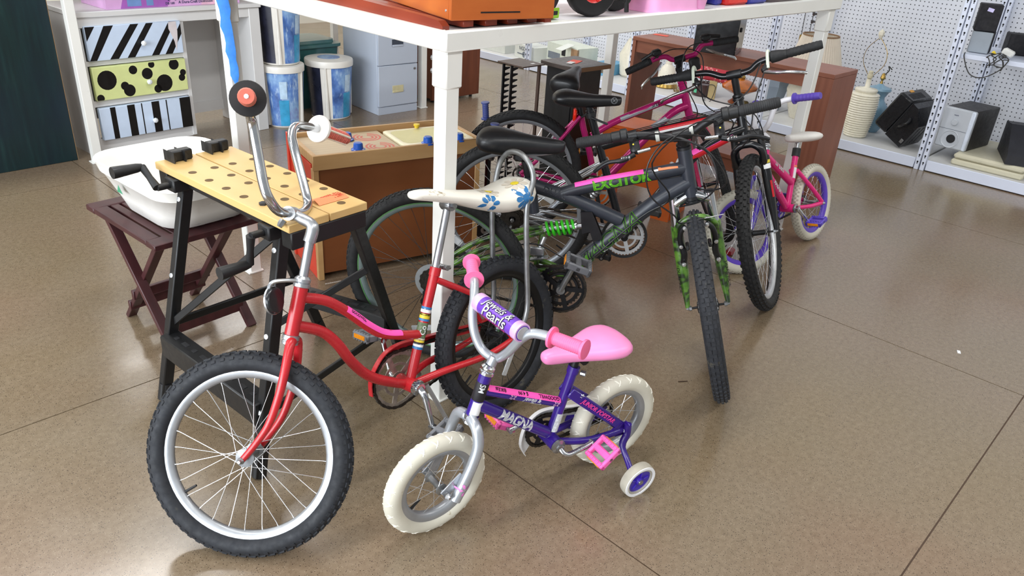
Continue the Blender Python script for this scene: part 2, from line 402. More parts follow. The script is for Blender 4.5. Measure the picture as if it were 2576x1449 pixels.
# ------------------------------------------------------------------ dark green panel cupboard at the far left
def green_mat():
    t = NT('dark_green_stain'); v = t.coord(scale=(14, 14, 1.2)); n = t.noise(v, 2.2, 8, .62); n2 = t.noise(t.coord(scale=(1, 1, .6)), 3, 3)
    c = t.ramp(n, [(.25, srgb('#0a1d1f')), (.55, srgb('#0e2a2b')), (.85, srgb('#1d3f3c'))]); c = t.mix(t.ramp(n2, [(.35, (0, 0, 0)), (.75, (.55,)*3)]), c, srgb('#101f33'))
    t.bump(n, .12, .001); return t.done(c, .38)
BRN = wood('dark_brown_board', '#2c170e', '#4a2a1a', .5, (10, 10, 1), 2)
gc = thing('cupboard', 'dark green stained panel standing at the far left beside the desk', 'cupboard', (.25, 4.70, 0), R(2.2))
obj('green_panel', MB().bx((0, 0, 0), (1.10, .018, 1.75), .002), green_mat(), gc)
obj('edge_strip', MB().bx((1.1, .001, 0), (1.103, .016, 1.75)), mat('raw_edge', '#8a6f4e', .7), gc, smooth=False)
obj('side_board', MB().bx((1.06, .018, 0), (1.085, .42, .87)), BRN, gc, smooth=False)
obj('shelf_board', MB().bx((.02, .018, .02), (1.06, .42, .045)), BRN, gc, smooth=False)
obj('back_board', MB().bx((.02, .40, .045), (1.06, .42, .87)), BRN, gc, smooth=False)

# ------------------------------------------------------------------ lidded bins with printed sleeves (figures left out)
def sleeve_mat():
    t = NT('winter_print'); v = t.coord(scale=(7, 7, 5)); n = t.noise(v, 1.1, 4); n2 = t.noise(t.coord(scale=(30, 30, 9)), 1.6, 5)
    c = t.ramp(n, [(.3, srgb('#28457f')), (.45, srgb('#5a7fc0')), (.58, srgb('#8fb4dc')), (.72, srgb('#7a6fb4'))])
    c = t.mix(t.ramp(n2, [(.55, (0, 0, 0)), (.72, (.7,)*3)]), c, srgb('#c6def2')); return t.done(c, .3)
SLV = sleeve_mat(); SLVD = mat('print_dark', '#232536', .3, var=.5, scale=12); BINW = mat('bin_white', '#e4e1da', .35, var=.03)
SLVA = mat('print_aqua', '#3d9fce', .3, var=.25, scale=14); SLVL = mat('print_pale', '#b9d3ea', .3, var=.2, scale=16)
def patch(mb, r0, r1, H0, H1, a0, a1, bulge=.0015, n=8):
    vs = []; fs = []
    for i in range(n+1):
        a = R(a0+(a1-a0)*i/n)
        for rr, z in ((r0+bulge, H0), (r1+bulge, H1)): vs.append((rr*math.cos(a), rr*math.sin(a), z))
    for i in range(n): fs.append((2*i, 2*i+2, 2*i+3, 2*i+1))
    mb.add(vs, fs)
def bin_(loc, rz, r, h, label, lid, dark):
    t = thing('lidded_bin', label, 'bin', loc, rz, 'printed lidded bins by the filing cabinet')
    rb = r*.84; rt = r*.985
    obj('body', MB().lathe([(rb*.96, 0), (rb, .006), (rt, h), (rt-.006, h), (rb-.006, .012), (0, .012)], (0, 0, 0), (0, 0, 1), 40), BINW, t)
    for a in (0, 120, 240):
        mb = MB(); patch(mb, rb, rt, .012, h-.01, a+14, a+106); p = obj('printed_sleeve', mb, SLVD if (dark and a == 240) else SLV, t)
        mb = MB(); rr = lambda q: rb+(rt-rb)*q+.004
        mb.tube([(rr(.02)*math.cos(R(a)), rr(.02)*math.sin(R(a)), .01), (rr(.5)*math.cos(R(a)), rr(.5)*math.sin(R(a)), h*.5), (rr(.93)*math.cos(R(a)), rr(.93)*math.sin(R(a)), h*.93)], [r*.10, r*.07, r*.035], 8)
        obj('rib', mb, BINW, t)
        if not (dark and a == 240):
            mb = MB(); patch(mb, rb, (rb+rt)/2, .015, h*.48, a+46, a+74, .003); obj('printed_aqua', mb, SLVA, p)
            mb = MB(); patch(mb, (rb+rt)/2, rt, h*.5, h*.8, a+50, a+70, .003); obj('printed_pale', mb, SLVL, p)
    if lid:
        l = obj('lid', MB().lathe([(r*1.0, h-.03), (r*1.03, h-.028), (r*1.04, h+.004), (r*1.02, h+.014), (r*.9, h+.016), (r*.55, h+.02), (0, h+.021)], (0, 0, 0), (0, 0, 1), 40), BINW, t)
        obj('lid_print', MB().lathe([(r*.48, h+.0208), (r*.48, h+.022), (0, h+.0225)], (0, 0, 0), (0, 0, 1), 24), SLV, l)
    else:
        obj('rim', MB().lathe([(rt-.004, h-.012), (rt+.008, h-.01), (rt+.008, h+.006), (rt-.006, h+.006)], (0, 0, 0), (0, 0, 1), 40, True), BINW, t)
    return t
bin_((2.735, 4.80, 0), R(180), .145, .40, 'lower printed blue bin of the stack beside the desk', True, True)
bin_((2.735, 4.80, .422), R(238), .145, .40, 'upper printed blue bin stacked on another bin beside the desk', False, True)
bin_((3.12, 4.815, 0), R(228), .165, .40, 'white-lidded printed blue bin standing next to the filing cabinet', True, True)
# teal clear storage tub behind the bins
TEAL = mat('teal_clear_plastic', '#3c6a69', .12, 0, var=.2, scale=9, spec=.8)
t = thing('storage_tub', 'clear teal plastic storage tub behind the white-lidded bin', 'tub', (3.13, 5.22, .0))
obj('tub_body', MB().loft([[(x, y, 0) for x, y in rrect(.42, .3, .05)], [(x, y, .44) for x, y in rrect(.5, .36, .06)]]), TEAL, t)
obj('tub_lid', MB().loft([[(x, y, z) for x, y in rrect(w, d, .06)] for w, d, z in ((.52, .38, .44), (.53, .39, .445), (.53, .39, .465), (.46, .32, .47), (.45, .31, .49), (.3, .18, .495))]), TEAL, t)

# ------------------------------------------------------------------ filing cabinet
GRY = mat('cabinet_grey_blue', '#b6bfcd', .42, var=.02, scale=4); GRYD = mat('cabinet_recess', '#3c4350', .5); BEIG = mat('beige_insert', '#c9c19a', .5)
t = thing('filing_cabinet', 'pale grey two-drawer metal filing cabinet', 'cabinet', (3.405, 4.625, 0), R(-3))
obj('body', MB().bx((0, .008, 0), (.36, .46, .72), .003), GRY, t)
obj('plinth', MB().bx((.002, .0, .0), (.358, .01, .055), .001), GRY, t)
for z0, z1, ins in ((.062, .358, BEIG), (.364, .71, GRYD)):
    d = obj('drawer', MB().bx((.006, -.008, z0), (.354, .01, z1), .002), GRY, t)
    zc = z0+(.5 if ins is GRYD else .48)*(z1-z0)-.02
    obj('handle', MB().bx((.125, -.0095, zc-.026), (.225, -.0075, zc+.026), .001), ins, d)
    obj('handle_lip', MB().bx((.127, -.0135, zc-.026), (.223, -.008, zc-.012), .002), ins if ins is BEIG else GRY, d)
    if z0 < .2: obj('lock', MB().lathe([(.009, 0), (.009, .006), (.005, .007), (0, .007)], (.325, -.008, z1-.035), (0, -1, 0), 12), BOLT, d)

# reddish wooden cupboard at the back
RW = wood('red_brown_wood', '#5a2c1a', '#7d4427', .4, (9, 9, 1.3), 2.2)
t = thing('wooden_cupboard', 'reddish brown wooden cupboard on low feet behind the filing cabinet', 'cupboard', (3.99, 4.70, 0))
obj('side_panel', MB().bx((0, 0, .02), (.52, .02, 1.0), .003), RW, t); obj('body', MB().bx((.01, .02, .03), (.5, .45, .98)), RW, t, smooth=False)
for x in (.04, .46): obj('foot', MB().lathe([(.014, 0), (.014, .022)], (x, .04, 0), (0, 0, 1), 10), SLOT, t)
# ------------------------------------------------------------------ folding workbench
BLK = mat('black_steel', '#121315', .42, var=.25, scale=20, spec=.5, dirt='#4a4a48', dscale=60, damt=.74)
BLKP = mat('black_plastic', '#17181a', .5, var=.2, bump=.15, bscale=200)
MAPLE = wood('maple_board', '#c9a568', '#d6b479', .36, (1.2, 5, 5), 1.3, spec=.45)
HOLE = mat('hole_brown', '#5f4a2c', .8)
RIV = mat('rivet_steel', '#c8cacc', .3, .85)
wb = thing('workbench', 'folding workbench with drilled maple top and black steel legs', 'workbench', (.976, 1.894, 0), R(94.4))
def wl(p): # world -> bench local
    a = R(94.4); x, y = p[0]-.976, p[1]-1.894
    return (x*math.cos(a)+y*math.sin(a), -x*math.sin(a)+y*math.cos(a), p[2])
for y0, y1, nm in ((.0015, .124, 'jaw_board'), (-.124, -.0015, 'jaw_board')):
    b = obj(nm, MB().bx((-.322, y0, .738), (.325, y1, .76), .002), MAPLE, wb)
    rows = (.093, .025) if y0 > 0 else (-.033, -.101)
    for i, ry in enumerate(rows):
        for hx in (.172, .086, .001, -.083, -.166):
            if hx == -.166 and ry == .093: continue
            obj('hole', MB().lathe([(.0115, 0), (.0115, .0008), (0, .0008)], (hx, ry, .7598), (0, 0, 1), 16), HOLE, b)
    if y0 < 0: obj('hole', MB().lathe([(.0115, 0), (.0115, .0008), (0, .0008)], (-.282, -.069, .7598), (0, 0, 1), 16), HOLE, b)
obj('bench_dog', MB().lathe([(.011, 0), (.011, .006), (.006, .008), (0, .008)], (-.163, .088, .76), (0, 0, 1), 6), BLKP, wb)
for x, y in ((.297, .06), (.31, -.066)):
    d = obj('bench_dog', MB().box((x, y, .776), (.03, .066, .032), None, .004), BLKP, wb)
    for k in (-1, 1): obj('jaw_notch', MB().prism([(-.016, .016), (.016, .016), (0, .006)], -.03, .03, Matrix.Translation((x, y+k*.017, .776)) @ Matrix.Rotation(R(90), 4, 'Y')), BLKP, d, smooth=False)
def crank(x, ang):
    c = obj('screw_block', MB().bx((x-.025, .07, .695), (x+.025, .135, .735), .004), BLKP, wb)
    p0 = V((x, .14, .715)); d = V((0, math.cos(ang), math.sin(ang)))
    mb = MB().tube([p0-V((0, .04, 0)), p0+V((0, .03, 0))], .010); p1 = p0+V((0, .03, 0))
    q = V((math.sin(ang)*.085, .0, -math.cos(ang)*.085)) if ang else V((0, 0, -.08))
    mb.tube([p1, p1+q*.5, p1+q], [.012, .009, .011]); obj('crank_arm', mb, BLKP, c)
    obj('crank_grip', MB().lathe([(.010, 0), (.013, .015), (.017, .075), (.017, .085), (.012, .085)], p1+q, (0, 1, 0), 14), BLKP, c)
crank(.235, R(120)); crank(-.225, R(12))
TLF, TLN, TRF, TRN = (.885, 2.13, .735), (.915, 1.655, .735), (1.06, 2.13, .735), (1.10, 1.63, .735)
FLF, FLN, FRF, FRN = (.722, 2.155, 0), (.760, 1.628, 0), (1.34, 2.2, 0), (1.49, 1.92, 0)
for a, b in ((TLF, FLF), (TLN, FLN), (TRF, FRF), (TRN, FRN)):
    l = obj('leg', MB().bar(wl(a), wl(b), .034, .03, (1, 0, 0), .003), BLK, wb)
    f = V(wl(b)); d = (V(wl(a))-f).normalized()
    obj('rubber_foot', MB().tube([f+d*.002, f+d*.06], .02, 10), BLKP, l)
    for q in (.1, .42, .72):
        p = V(wl(a)).lerp(f, q); obj('rivet', MB().lathe([(.008, 0), (.007, .004), (0, .005)], p+V((-.0, .017 if a in (TLF, TLN) else -.0, 0)), (-.2, .8, .3) if a in (TLF, TLN) else (-1, .1, .2), 10), RIV, l)
lerp = lambda a, b, t: tuple(a[i]+(b[i]-a[i])*t for i in range(3))
for a, b, w in ((lerp(TLF, FLF, .73), lerp(TLN, FLN, .73), .075), (lerp(TRF, FRF, .75), lerp(TRN, FRN, .75), .05)):
    s = obj('step_beam', MB().bar(wl(a), wl(b), .06, w, (0, 0, 1), .004), BLK, wb)
    A, Bq = V(wl(a)), V(wl(b))
    for k in range(9):
        p = A.lerp(Bq, .1+.1*k)+V((0, 0, w/2+.0004)); obj('slot', MB().box((0, 0, 0), (.03 if k % 2 else .016, .014, .0012), Mrot(p, math.atan2((Bq-A).y, (Bq-A).x)), .0004), SLOT, s)
for a, b in ((lerp(TLF, FLF, .64), lerp(TRF, FRF, .64)), (lerp(TLN, FLN, .74), lerp(TRN, FRN, .8))):
    obj('stretcher', MB().bar(wl(a), wl(b), .012, .024, (0, 0, 1), .002), BLK, wb)
for a, b in ((lerp(TLF, FLF, .64), (.98, 1.72, .70)), (lerp(TRN, FRN, .35), (1.0, 1.95, .25))):
    obj('brace', MB().bar(wl(a), wl(b), .012, .022, (0, 0, 1), .002), BLK, wb)
for x in (-.30, .30): obj('cross_bar', MB().bx((x-.022, -.12, .69), (x+.022, .118, .738), .003), BLK, wb)
for y in (.075, -.09): obj('frame_bar', MB().bx((-.3, y-.015, .70), (.3, y+.015, .736), .003), BLK, wb)
ORT = mat('orange_card', '#f08a5c', .6, var=.05)
mb = MB(); mb.loft([[(-.265, -.012, .7608), (-.265, -.108, .7608), (-.265, -.108, .7614), (-.265, -.012, .7614)], [(-.245, -.012, .770), (-.242, -.112, .766), (-.242, -.112, .7666), (-.245, -.012, .7706)], [(-.222, -.014, .764), (-.218, -.114, .7612), (-.218, -.114, .7618), (-.222, -.014, .7646)]])
pt = thing('price_tag', 'orange card price tag lying on the workbench top', 'tag', (.976, 1.894, 0), R(94.4))
obj('card', mb, ORT, pt)
REDINK = mat('red_ink', '#b53a24', .7)
for k, s in enumerate(('THE  REGAL', 'PRICE 8', 'LOT 3 OF')):
    flat_text(s, .011, REDINK, pt, Matrix.Translation((-.232-.009*k, -.10, .7705-.001*k)) @ Matrix.Rotation(R(90), 4, 'Z') @ Matrix.Rotation(R(4), 4, 'Y'), 0)

# ------------------------------------------------------------------ brown slatted folding table + white tub
MAH = wood('mahogany_stain', '#34161a', '#4a2426', .42, (6, 6, 6), 2.0)
ft = thing('folding_table', 'small dark brown slatted folding table under the white tub', 'table', (1.0, 2.58, 0), R(94))
# local x = away (length .48), y = left (width .37)
obj('end_rail', MB().bx((-.245, -.19, .428), (-.185, .19, .45), .003), MAH, ft); obj('end_rail', MB().bx((.185, -.19, .428), (.245, .19, .45), .003), MAH, ft)
for y in (-.165, .165): obj('side_rail', MB().bx((-.185, y-.024, .43), (.185, y+.024, .449), .002), MAH, ft)
for k in range(7): y = -.115+.0385*k; obj('slat', MB().bx((-.19, y-.015, .432), (.19, y+.015, .447), .002), MAH, ft)
for y in (-.15, .15):
    s = 1 if y > 0 else -1
    obj('leg', MB().bar((.17, y, .43), (-.19, y, .0), .02, .034, (0, 1, 0), .002), MAH, ft)
    obj('leg', MB().bar((-.17, y-s*.022, .43), (.19, y-s*.022, 0), .02, .034, (0, 1, 0), .002), MAH, ft)
    obj('pivot', MB().lathe([(.006, 0), (.005, .003), (0, .004)], (-.01, y+s*.011, .215), (0, s, 0), 8), RIV, ft)
for x, z in ((-.135, .07), (.135, .07), (.09, .13)): obj('stretcher', MB().bx((x-.009, -.15, z-.018), (x+.009, .15, z+.018), .002), MAH, ft)
TUBW = mat('tub_white', '#eeece6', .3, var=.02, scale=6, spec=.5)
tb = thing('plastic_tub', 'deep white plastic tub resting on the slatted folding table', 'tub', (1.045, 2.55, .4515), R(94))
prof = [(.30, .27, .0, .07), (.36, .31, .012, .09), (.42, .34, .06, .1), (.52, .39, .135, .1), (.535, .40, .137, .1), (.555, .415, .17, .1), (.560, .42, .174, .1), (.556, .416, .178, .1)]
inn = [(.546, .406, .176, .1), (.53, .392, .16, .1), (.41, .33, .062, .09), (.34, .29, .02, .08), (.25, .22, .012, .06)]
mb = MB(); mb.loft([[(x, y, z) for x, y in rrect(w, d, r, 6)] for w, d, z, r in prof+inn]); obj('tub_shell', mb, TUBW, tb, angle=50)
mb = MB(); mb.add([(.02, .2045, .10), (.06, .2045, .10), (.04, .2065, .13)], [(0, 1, 2)]); obj('sticker', mb, mat('green_sticker', '#3f8d6a', .5), tb, smooth=False)

# ------------------------------------------------------------------ toy kitchen
KW = wood('birch_ply', '#b48a57', '#c9a273', .45, (1.5, 10, 10), 1.7); KT = wood('pale_ply_top', '#bda684', '#ccb797', .5, (1, 9, 9), 2); KP = wood('brown_panel', '#6b3a1d', '#85502b', .42, (1.5, 4, 4), 1.3)
KR = mat('red_laminate', '#d9442f', .35, var=.04); KB = mat('blue_knob', '#1f57b8', .25, var=.05); KC = mat('cream_basin', '#dcd49a', .35, var=.03); KPR = mat('burner_print', '#d1695a', .6, var=.1); KY = mat('yellow_plastic', '#f3d33c', .35); KCR = mat('basin_rim', '#efe6c4', .4)
k = thing('toy_kitchen', 'wooden toy kitchen with red burners, blue knobs and cream sink', 'toy', (1.564, 2.563, 0), R(-14.218))
obj('front_panel', MB().bx((.022, .006, .03), (.745, .016, .49)), KP, k, smooth=False)
obj('corner_post', MB().bx((0, 0, 0), (.024, .03, .495), .002), KW, k); obj('corner_post', MB().bx((.741, 0, 0), (.765, .03, .495), .002), KW, k)
obj('side_panel', MB().bx((.0, .03, 0), (.016, .31, .51), .001), KR, k); obj('side_panel', MB().bx((.749, .03, 0), (.765, .31, .51), .001), KR, k)
mb = MB(); mb.add([(-.008, y, z) for y, z in ((.30, .0), (.30, .565), (.325, .565), (.325, 0))]+[(.012, y, z) for y, z in ((.30, .0), (.30, .565), (.325, .565), (.325, 0))], [(0, 1, 2, 3), (7, 6, 5, 4), (0, 4, 5, 1), (1, 5, 6, 2), (2, 6, 7, 3), (3, 7, 4, 0)]); obj('side_edge', mb, KR, k, smooth=False)
obj('apron', MB().bx((0, -.004, .49), (.765, .012, .552), .002), KW, k)
obj('side_rail', MB().bx((0, .012, .515), (.02, .31, .552), .002), KW, k); obj('side_rail', MB().bx((.745, .012, .515), (.765, .31, .552), .002), KW, k); obj('back_rail', MB().bx((0, .295, .50), (.78, .312, .562), .002), KW, k)
obj('base_board', MB().bx((.02, .03, .02), (.745, .3, .035)), KW, k, smooth=False)
tp = obj('worktop', MB().bx((.02, .012, .525), (.39, .295, .543)), KT, k, smooth=False)
for cx, cy in ((.31, .205), (.312, .062)):
    mb = MB()
    for r in (.062, .046, .03):
        n = 26; a0 = R(115); out = []; inn_ = []
        pts = [(cx+rr*math.cos(a0+R(315)*i/n), cy+rr*.95*math.sin(a0+R(315)*i/n), .5432) for rr in (r, r-.009) for i in range(n+1)]
        mb.add(pts, [(i, i+1, n+2+i, n+1+i) for i in range(n)])
    obj('burner_ring', mb, KPR, tp, smooth=False)
sk = obj('sink', MB().loft([[(x+.573, y+.14, z) for x, y in rrect(w, d, r)] for w, d, z, r in ((.345, .24, .525, .02), (.345, .24, .546, .02), (.335, .23, .549, .02), (.30, .195, .548, .035), (.285, .18, .53, .04), (.25, .15, .46, .04), (.1, .06, .455, .02))]), KCR, k)
obj('basin', MB().loft([[(x+.573, y+.14, z) for x, y in rrect(w, d, r)] for w, d, z, r in ((.299, .194, .5482, .035), (.283, .178, .531, .04), (.246, .146, .462, .04), (.1, .06, .457, .02))], caps=True), KC, sk)
for kx, ky in ((.205, .035), (.215, .19), (.515, .022), (.665, .022)):
    obj('knob', MB().lathe([(.029, 0), (.029, .005), (.021, .008), (.019, .028), (.015, .032), (0, .032)], (kx, ky, .545), (0, 0, 1), 24), KB, k)
obj('tap', MB().lathe([(.01, 0), (.01, .008), (.014, .01), (.014, .018), (0, .02)], (.57, .255, .548), (0, 0, 1), 14), KY, k)

# ------------------------------------------------------------------ CD rack and black pedestal
RB = wood('rack_walnut', '#43342c', '#5d4a40', .45, (8, 8, 2), 2); STK = mat('white_sticker', '#e6e6e6', .5)
rk = thing('disc_rack', 'tall black comb-sided disc rack with thin dark top plate', 'rack', (2.965, 2.78, 0))
obj('top_plate', MB().bx((-.082, -.092, .744), (.082, .092, .75)), RB, rk, smooth=False); obj('base_plate', MB().bx((-.09, -.1, 0), (.09, .1, .012)), RB, rk, smooth=False)
obj('post', MB().bx((.055, -.082, .012), (.066, -.066, .744)), RB, rk, smooth=False)
for y, x in ((.07, -.055), (.035, -.03)):
    c = obj('comb_side', MB().bx((x-.008, y-.004, .012), (x+.006, y+.004, .744)), BLK, rk, smooth=False)
    for i in range(24):
        z = .03+.03*i; obj('tooth', MB().prism([(0, 0), (0, -.02), (.03, -.006), (.03, 0)], -.003, .003, Matrix.Translation((x+.004, y, z)) @ Matrix.Rotation(R(-25), 4, 'Z') @ Matrix.Rotation(R(90), 4, 'X')), BLK, c, smooth=False)
obj('sticker', MB().bx((.02, -.06, .75), (.045, -.045, .7506)), STK, rk, smooth=False)
pd = thing('pedestal', 'black pedestal stand with brown-edged top behind the bike saddles', 'pedestal', (3.25, 2.655, 0), R(-3))
obj('pedestal_top', MB().bx((-.135, -.14, .727), (.135, .125, .75), .003), mat('charcoal_top', '#4a413d', .4, var=.08), pd)
obj('edge_band', MB().bx((-.135, -.1415, .728), (.135, -.1395, .749)), wood('edge_oak', '#7c5c3d', '#93714d', .5), pd, smooth=False)
for x0, x1, y0, y1 in ((-.10, .10, -.105, -.09), (-.105, -.09, -.09, .10), (.09, .105, -.09, .10)): obj('panel', MB().bx((x0, y0, 0), (x1, y1, .727)), mat('black_laminate', '#19191b', .45, var=.15), pd, smooth=False)
st = thing('price_tag', 'red paper price tag on the black pedestal top', 'tag', (3.25, 2.655, .7506), R(20))
obj('tag', MB().bx((-.045, -.028, 0), (.045, .028, .0012)), mat('red_paper', '#f0553f', .6), st, smooth=False); obj('tag', MB().bx((-.085, -.012, 0.0013), (-.02, .02, .002)), STK, st, smooth=False)

# ------------------------------------------------------------------ long open bookcase
BW = wood('walnut_laminate', '#7a4836', '#935d48', .42, (8, 1.2, 8), 1.8); BWV = wood('walnut_upright', '#7a4836', '#935d48', .42, (8, 8, 1.2), 1.8)
bk = thing('bookcase', 'long open brown bookcase lying low behind the pink bike', 'bookcase', (4.315, 1.68, 0), 0)
obj('end_panel', MB().bx((0, 0, 0), (.315, .10, .7275), .001), BWV, bk); obj('end_panel', MB().bx((0, 1.345, 0), (.315, 1.37, .7275), .001), BWV, bk)
obj('top_board', MB().bx((-.002, .0, .728), (.317, 1.372, .752), .002), BW, bk); obj('apron', MB().bx((.012, .1, .655), (.03, 1.345, .728)), BW, bk, smooth=False)
obj('bottom_board', MB().bx((.0, .1, .135), (.315, 1.345, .16), .002), BW, bk); obj('bottom_rail', MB().bx((.012, .1, .055), (.03, 1.345, .135)), BW, bk, smooth=False)
tg = tag(obj('price_tag', MB().box((0, 0, 0), (.10, .045, .001), Mrot((4.53, 2.98, .7535), R(100))), mat('red_paper', '#f0553f', .6), smooth=False), 'small red price tag on the brown bookcase top', 'tag')
# black box on the bookcase
bb = thing('speaker_box', 'black cube speaker standing on the brown bookcase top', 'speaker', (4.335, 2.40, .7525), R(20))
obj('cabinet', MB().bx((-.10, -.09, 0), (.16, .16, .235), .004), mat('gloss_black', '#0d0d10', .16, var=.2, spec=.6), bb)
obj('base_trim', MB().bx((-.102, -.092, .0), (.06, -.088, .035), .002), mat('gloss_black', '#0d0d10', .16), bb)
obj('clip', MB().bx((-.03, -.097, .13), (.0, -.09, .155), .002), BLKP, bb)

# ------------------------------------------------------------------ orange bench
ORG = mat('orange_laminate', '#d4641f', .35, var=.06, scale=4, spec=.5)
ob = thing('orange_bench', 'orange laminate step bench between the magenta bike and bookcase', 'bench', (3.40, 2.02, 0), R(12))
obj('front_board', MB().prism([(0, 0), (.10, 0), (.13, .16), (.34, .16), (.37, 0), (.44, 0), (.44, .44), (0, .44)], -.018, 0, Matrix.Rotation(R(90), 4, 'Z') @ Matrix.Rotation(R(90), 4, 'X')), ORG, ob, smooth=False)
obj('top_board', MB().bx((-.0, 0, .44), (.24, .44, .458), .002), ORG, ob); obj('side_board', MB().bx((.018, 0, 0), (.24, .018, .44)), ORG, ob, smooth=False); obj('side_board', MB().bx((.018, .422, 0), (.24, .44, .44)), ORG, ob, smooth=False)

# ------------------------------------------------------------------ goods on the wall shelves
DK = .0755
CREAM = mat('cream_glaze', '#ddd8c6', .28, var=.05, scale=10); BLUE = mat('blue_glaze', '#7fa2b8', .25, var=.12, scale=9); BRASS = mat('brass', '#a98c4c', .3, .9); SHADE = mat('shade_cream', '#ddd2c2', .7, var=.03); SHADEB = mat('shade_trim', '#8a6a4c', .7)
WIRE = mat('wire_dark', '#2c2a28', .5)
def harp(t, z, h, w=.06, bent=0):
    pts = [(0, -.012, z), (0, -w, z+h*.35), (0, -w*.95, z+h*.7), (0, -.012, z+h), (0, .012, z+h), (0, w*.95, z+h*.7), (0, w, z+h*.35), (0, .012, z)]
    obj('harp', MB().tube(smooth_path(pts, 5), .0022, 6), BRASS, t)
def socket(t, z): obj('socket', MB().lathe([(.008, 0), (.02, .01), (.02, .03), (.016, .034), (.016, .055), (.008, .06)], (0, 0, z), (0, 0, 1), 14), mat('clear_socket', '#c9c2a8', .2), t)
t = thing('ribbed_lamp', 'tall ribbed cream ceramic lamp base with bare harp', 'lamp', (5.90, 2.045, DK))
prof = [(.075, 0)]
for i in range(19):
    q = i/18; r = .078+.022*math.sin(q*2.2); z = .005+.30*q
    prof += [(r, z), (r+.007, z+.006), (r, z+.014)]
prof += [(.072, .325), (.078, .335), (.08, .345), (.074, .352), (.03, .358), (.018, .365), (.017, .42), (0, .42)]
obj('lamp_base', MB().lathe(prof, (0, 0, 0), (0, 0, 1), 32), CREAM, t, angle=70); socket(t, .42); harp(t, .44, .26, .075)
obj('finial', MB().lathe([(.006, 0), (.012, .012), (.02, .03), (.02, .05), (.006, .066), (0, .07)], (0, 0, .70), (0, 0, 1), 6), CREAM, t, smooth=False)
t = thing('blue_lamp', 'blue glazed ceramic lamp base behind the ribbed cream lamp', 'lamp', (6.16, 2.04, DK))
obj('lamp_base', MB().lathe([(.06, 0), (.09, .05), (.1, .14), (.085, .2), (.055, .235), (.05, .26), (.07, .30), (.085, .315), (.08, .33), (.03, .345), (.012, .36), (0, .36)], (0, 0, 0), (0, 0, 1), 28), BLUE, t); obj('fitting', MB().lathe([(.012, .36), (.006, .38), (.02, .40), (.012, .43), (0, .44)], (0, 0, 0), (0, 0, 1), 10), BRASS, t)
obj('wire', MB().tube(smooth_path([(0, 0, .42), (.0, -.03, .46), (0, -.02, .49), (0, -.05, .47)], 4), .004, 6), WIRE, t)
def pleated(t, r0, r1, z0, z1, n=56):
    vs = []; fs = []
    for j, (r, z) in enumerate(((r0, z0), (r1, z1), (r1-.004, z1), (r0-.004, z0))):
        for i in range(2*n):
            a = math.pi*i/n; rr = r+(.004 if i % 2 else -.002); vs.append((rr*math.cos(a), rr*math.sin(a), z))
    N = 2*n
    for j in range(4):
        for i in range(N): fs.append((j*N+i, j*N+(i+1) % N, ((j+1) % 4)*N+(i+1) % N, ((j+1) % 4)*N+i))
    s = obj('lamp_shade', MB().add(vs, fs), SHADE, t, smooth=False)
    obj('shade_rim', MB().lathe([(r1-.006, z1), (r1+.003, z1-.003), (r1+.003, z1+.008), (r1-.006, z1+.008)], (0, 0, 0), (0, 0, 1), 48, True), SHADEB, s)
t = thing('table_lamp', 'cream jar table lamp with tall pleated shade behind the bookcase end', 'lamp', (6.06, 2.54, DK))
obj('lamp_base', MB().lathe([(.1, 0), (.108, .01), (.15, .14), (.165, .22), (.15, .27), (.07, .3), (.03, .31), (0, .31)], (0, 0, 0), (0, 0, 1), 32), CREAM, t); obj('stem', MB().tube([(0, 0, .30), (0, 0, .66)], .008), BRASS, t)
pleated(t, .235, .135, .30, .64)
t = thing('lamp_with_shade', 'lamp with cream shade standing beyond the brown bookcase, partly hidden', 'lamp', (6.1, 4.3, DK))
obj('lamp_base', MB().lathe([(.08, 0), (.1, .02), (.12, .2), (.05, .34), (.02, .36), (.012, .52), (0, .52)], (0, 0, 0), (0, 0, 1), 24), CREAM, t); pleated(t, .2, .12, .50, .76)
# black boombox case
t = thing('boombox', 'bulky black plastic boombox leaning on the shelf beside the upright', 'boombox', (5.99, 1.735, DK+.012), R(-8))
PB = mat('boombox_black', '#121317', .28, var=.2, spec=.5)
TB = Matrix.Translation((-.17, .05, .066)) @ Matrix.Rotation(R(28), 4, 'X')
bd = obj('back_shell', MB().bx((0, .004, 0), (.30, .125, .29), .014), PB, t, TB); fs_ = obj('front_shell', MB().loft([[(x, y, z) for x, z in ((.0, .0), (.28, .0), (.28, h), (.0, h))] for y, h in ((0, .285), (-.05, .28), (-.12, .21), (-.14, .19))]), PB, t, TB, smooth=False)
obj('seam', MB().bx((-.002, -.001, .0), (.3, .003, .288)), SLOT, bd, smooth=False); obj('handle_recess', MB().bx((.04, .03, .287), (.22, .085, .2915), .002), SLOT, bd)
obj('label', MB().bx((.10, .095, .2905), (.15, .118, .292)), mat('orange_label', '#e0a032', .5), bd, smooth=False)
obj('handle', MB().tube(smooth_path([(-.004, -.03, .10), (-.028, -.05, .13), (-.03, -.07, .17), (-.004, -.06, .2)], 4), .011, 8), PB, fs_); obj('latch', MB().bx((-.006, -.132, .03), (.0, -.11, .06), .002), BOLT, fs_)
for x in (.05, .11, .17): obj('foot_rib', MB().bx((x, -.142, .02), (x+.03, -.13, .17), .004), PB, fs_)
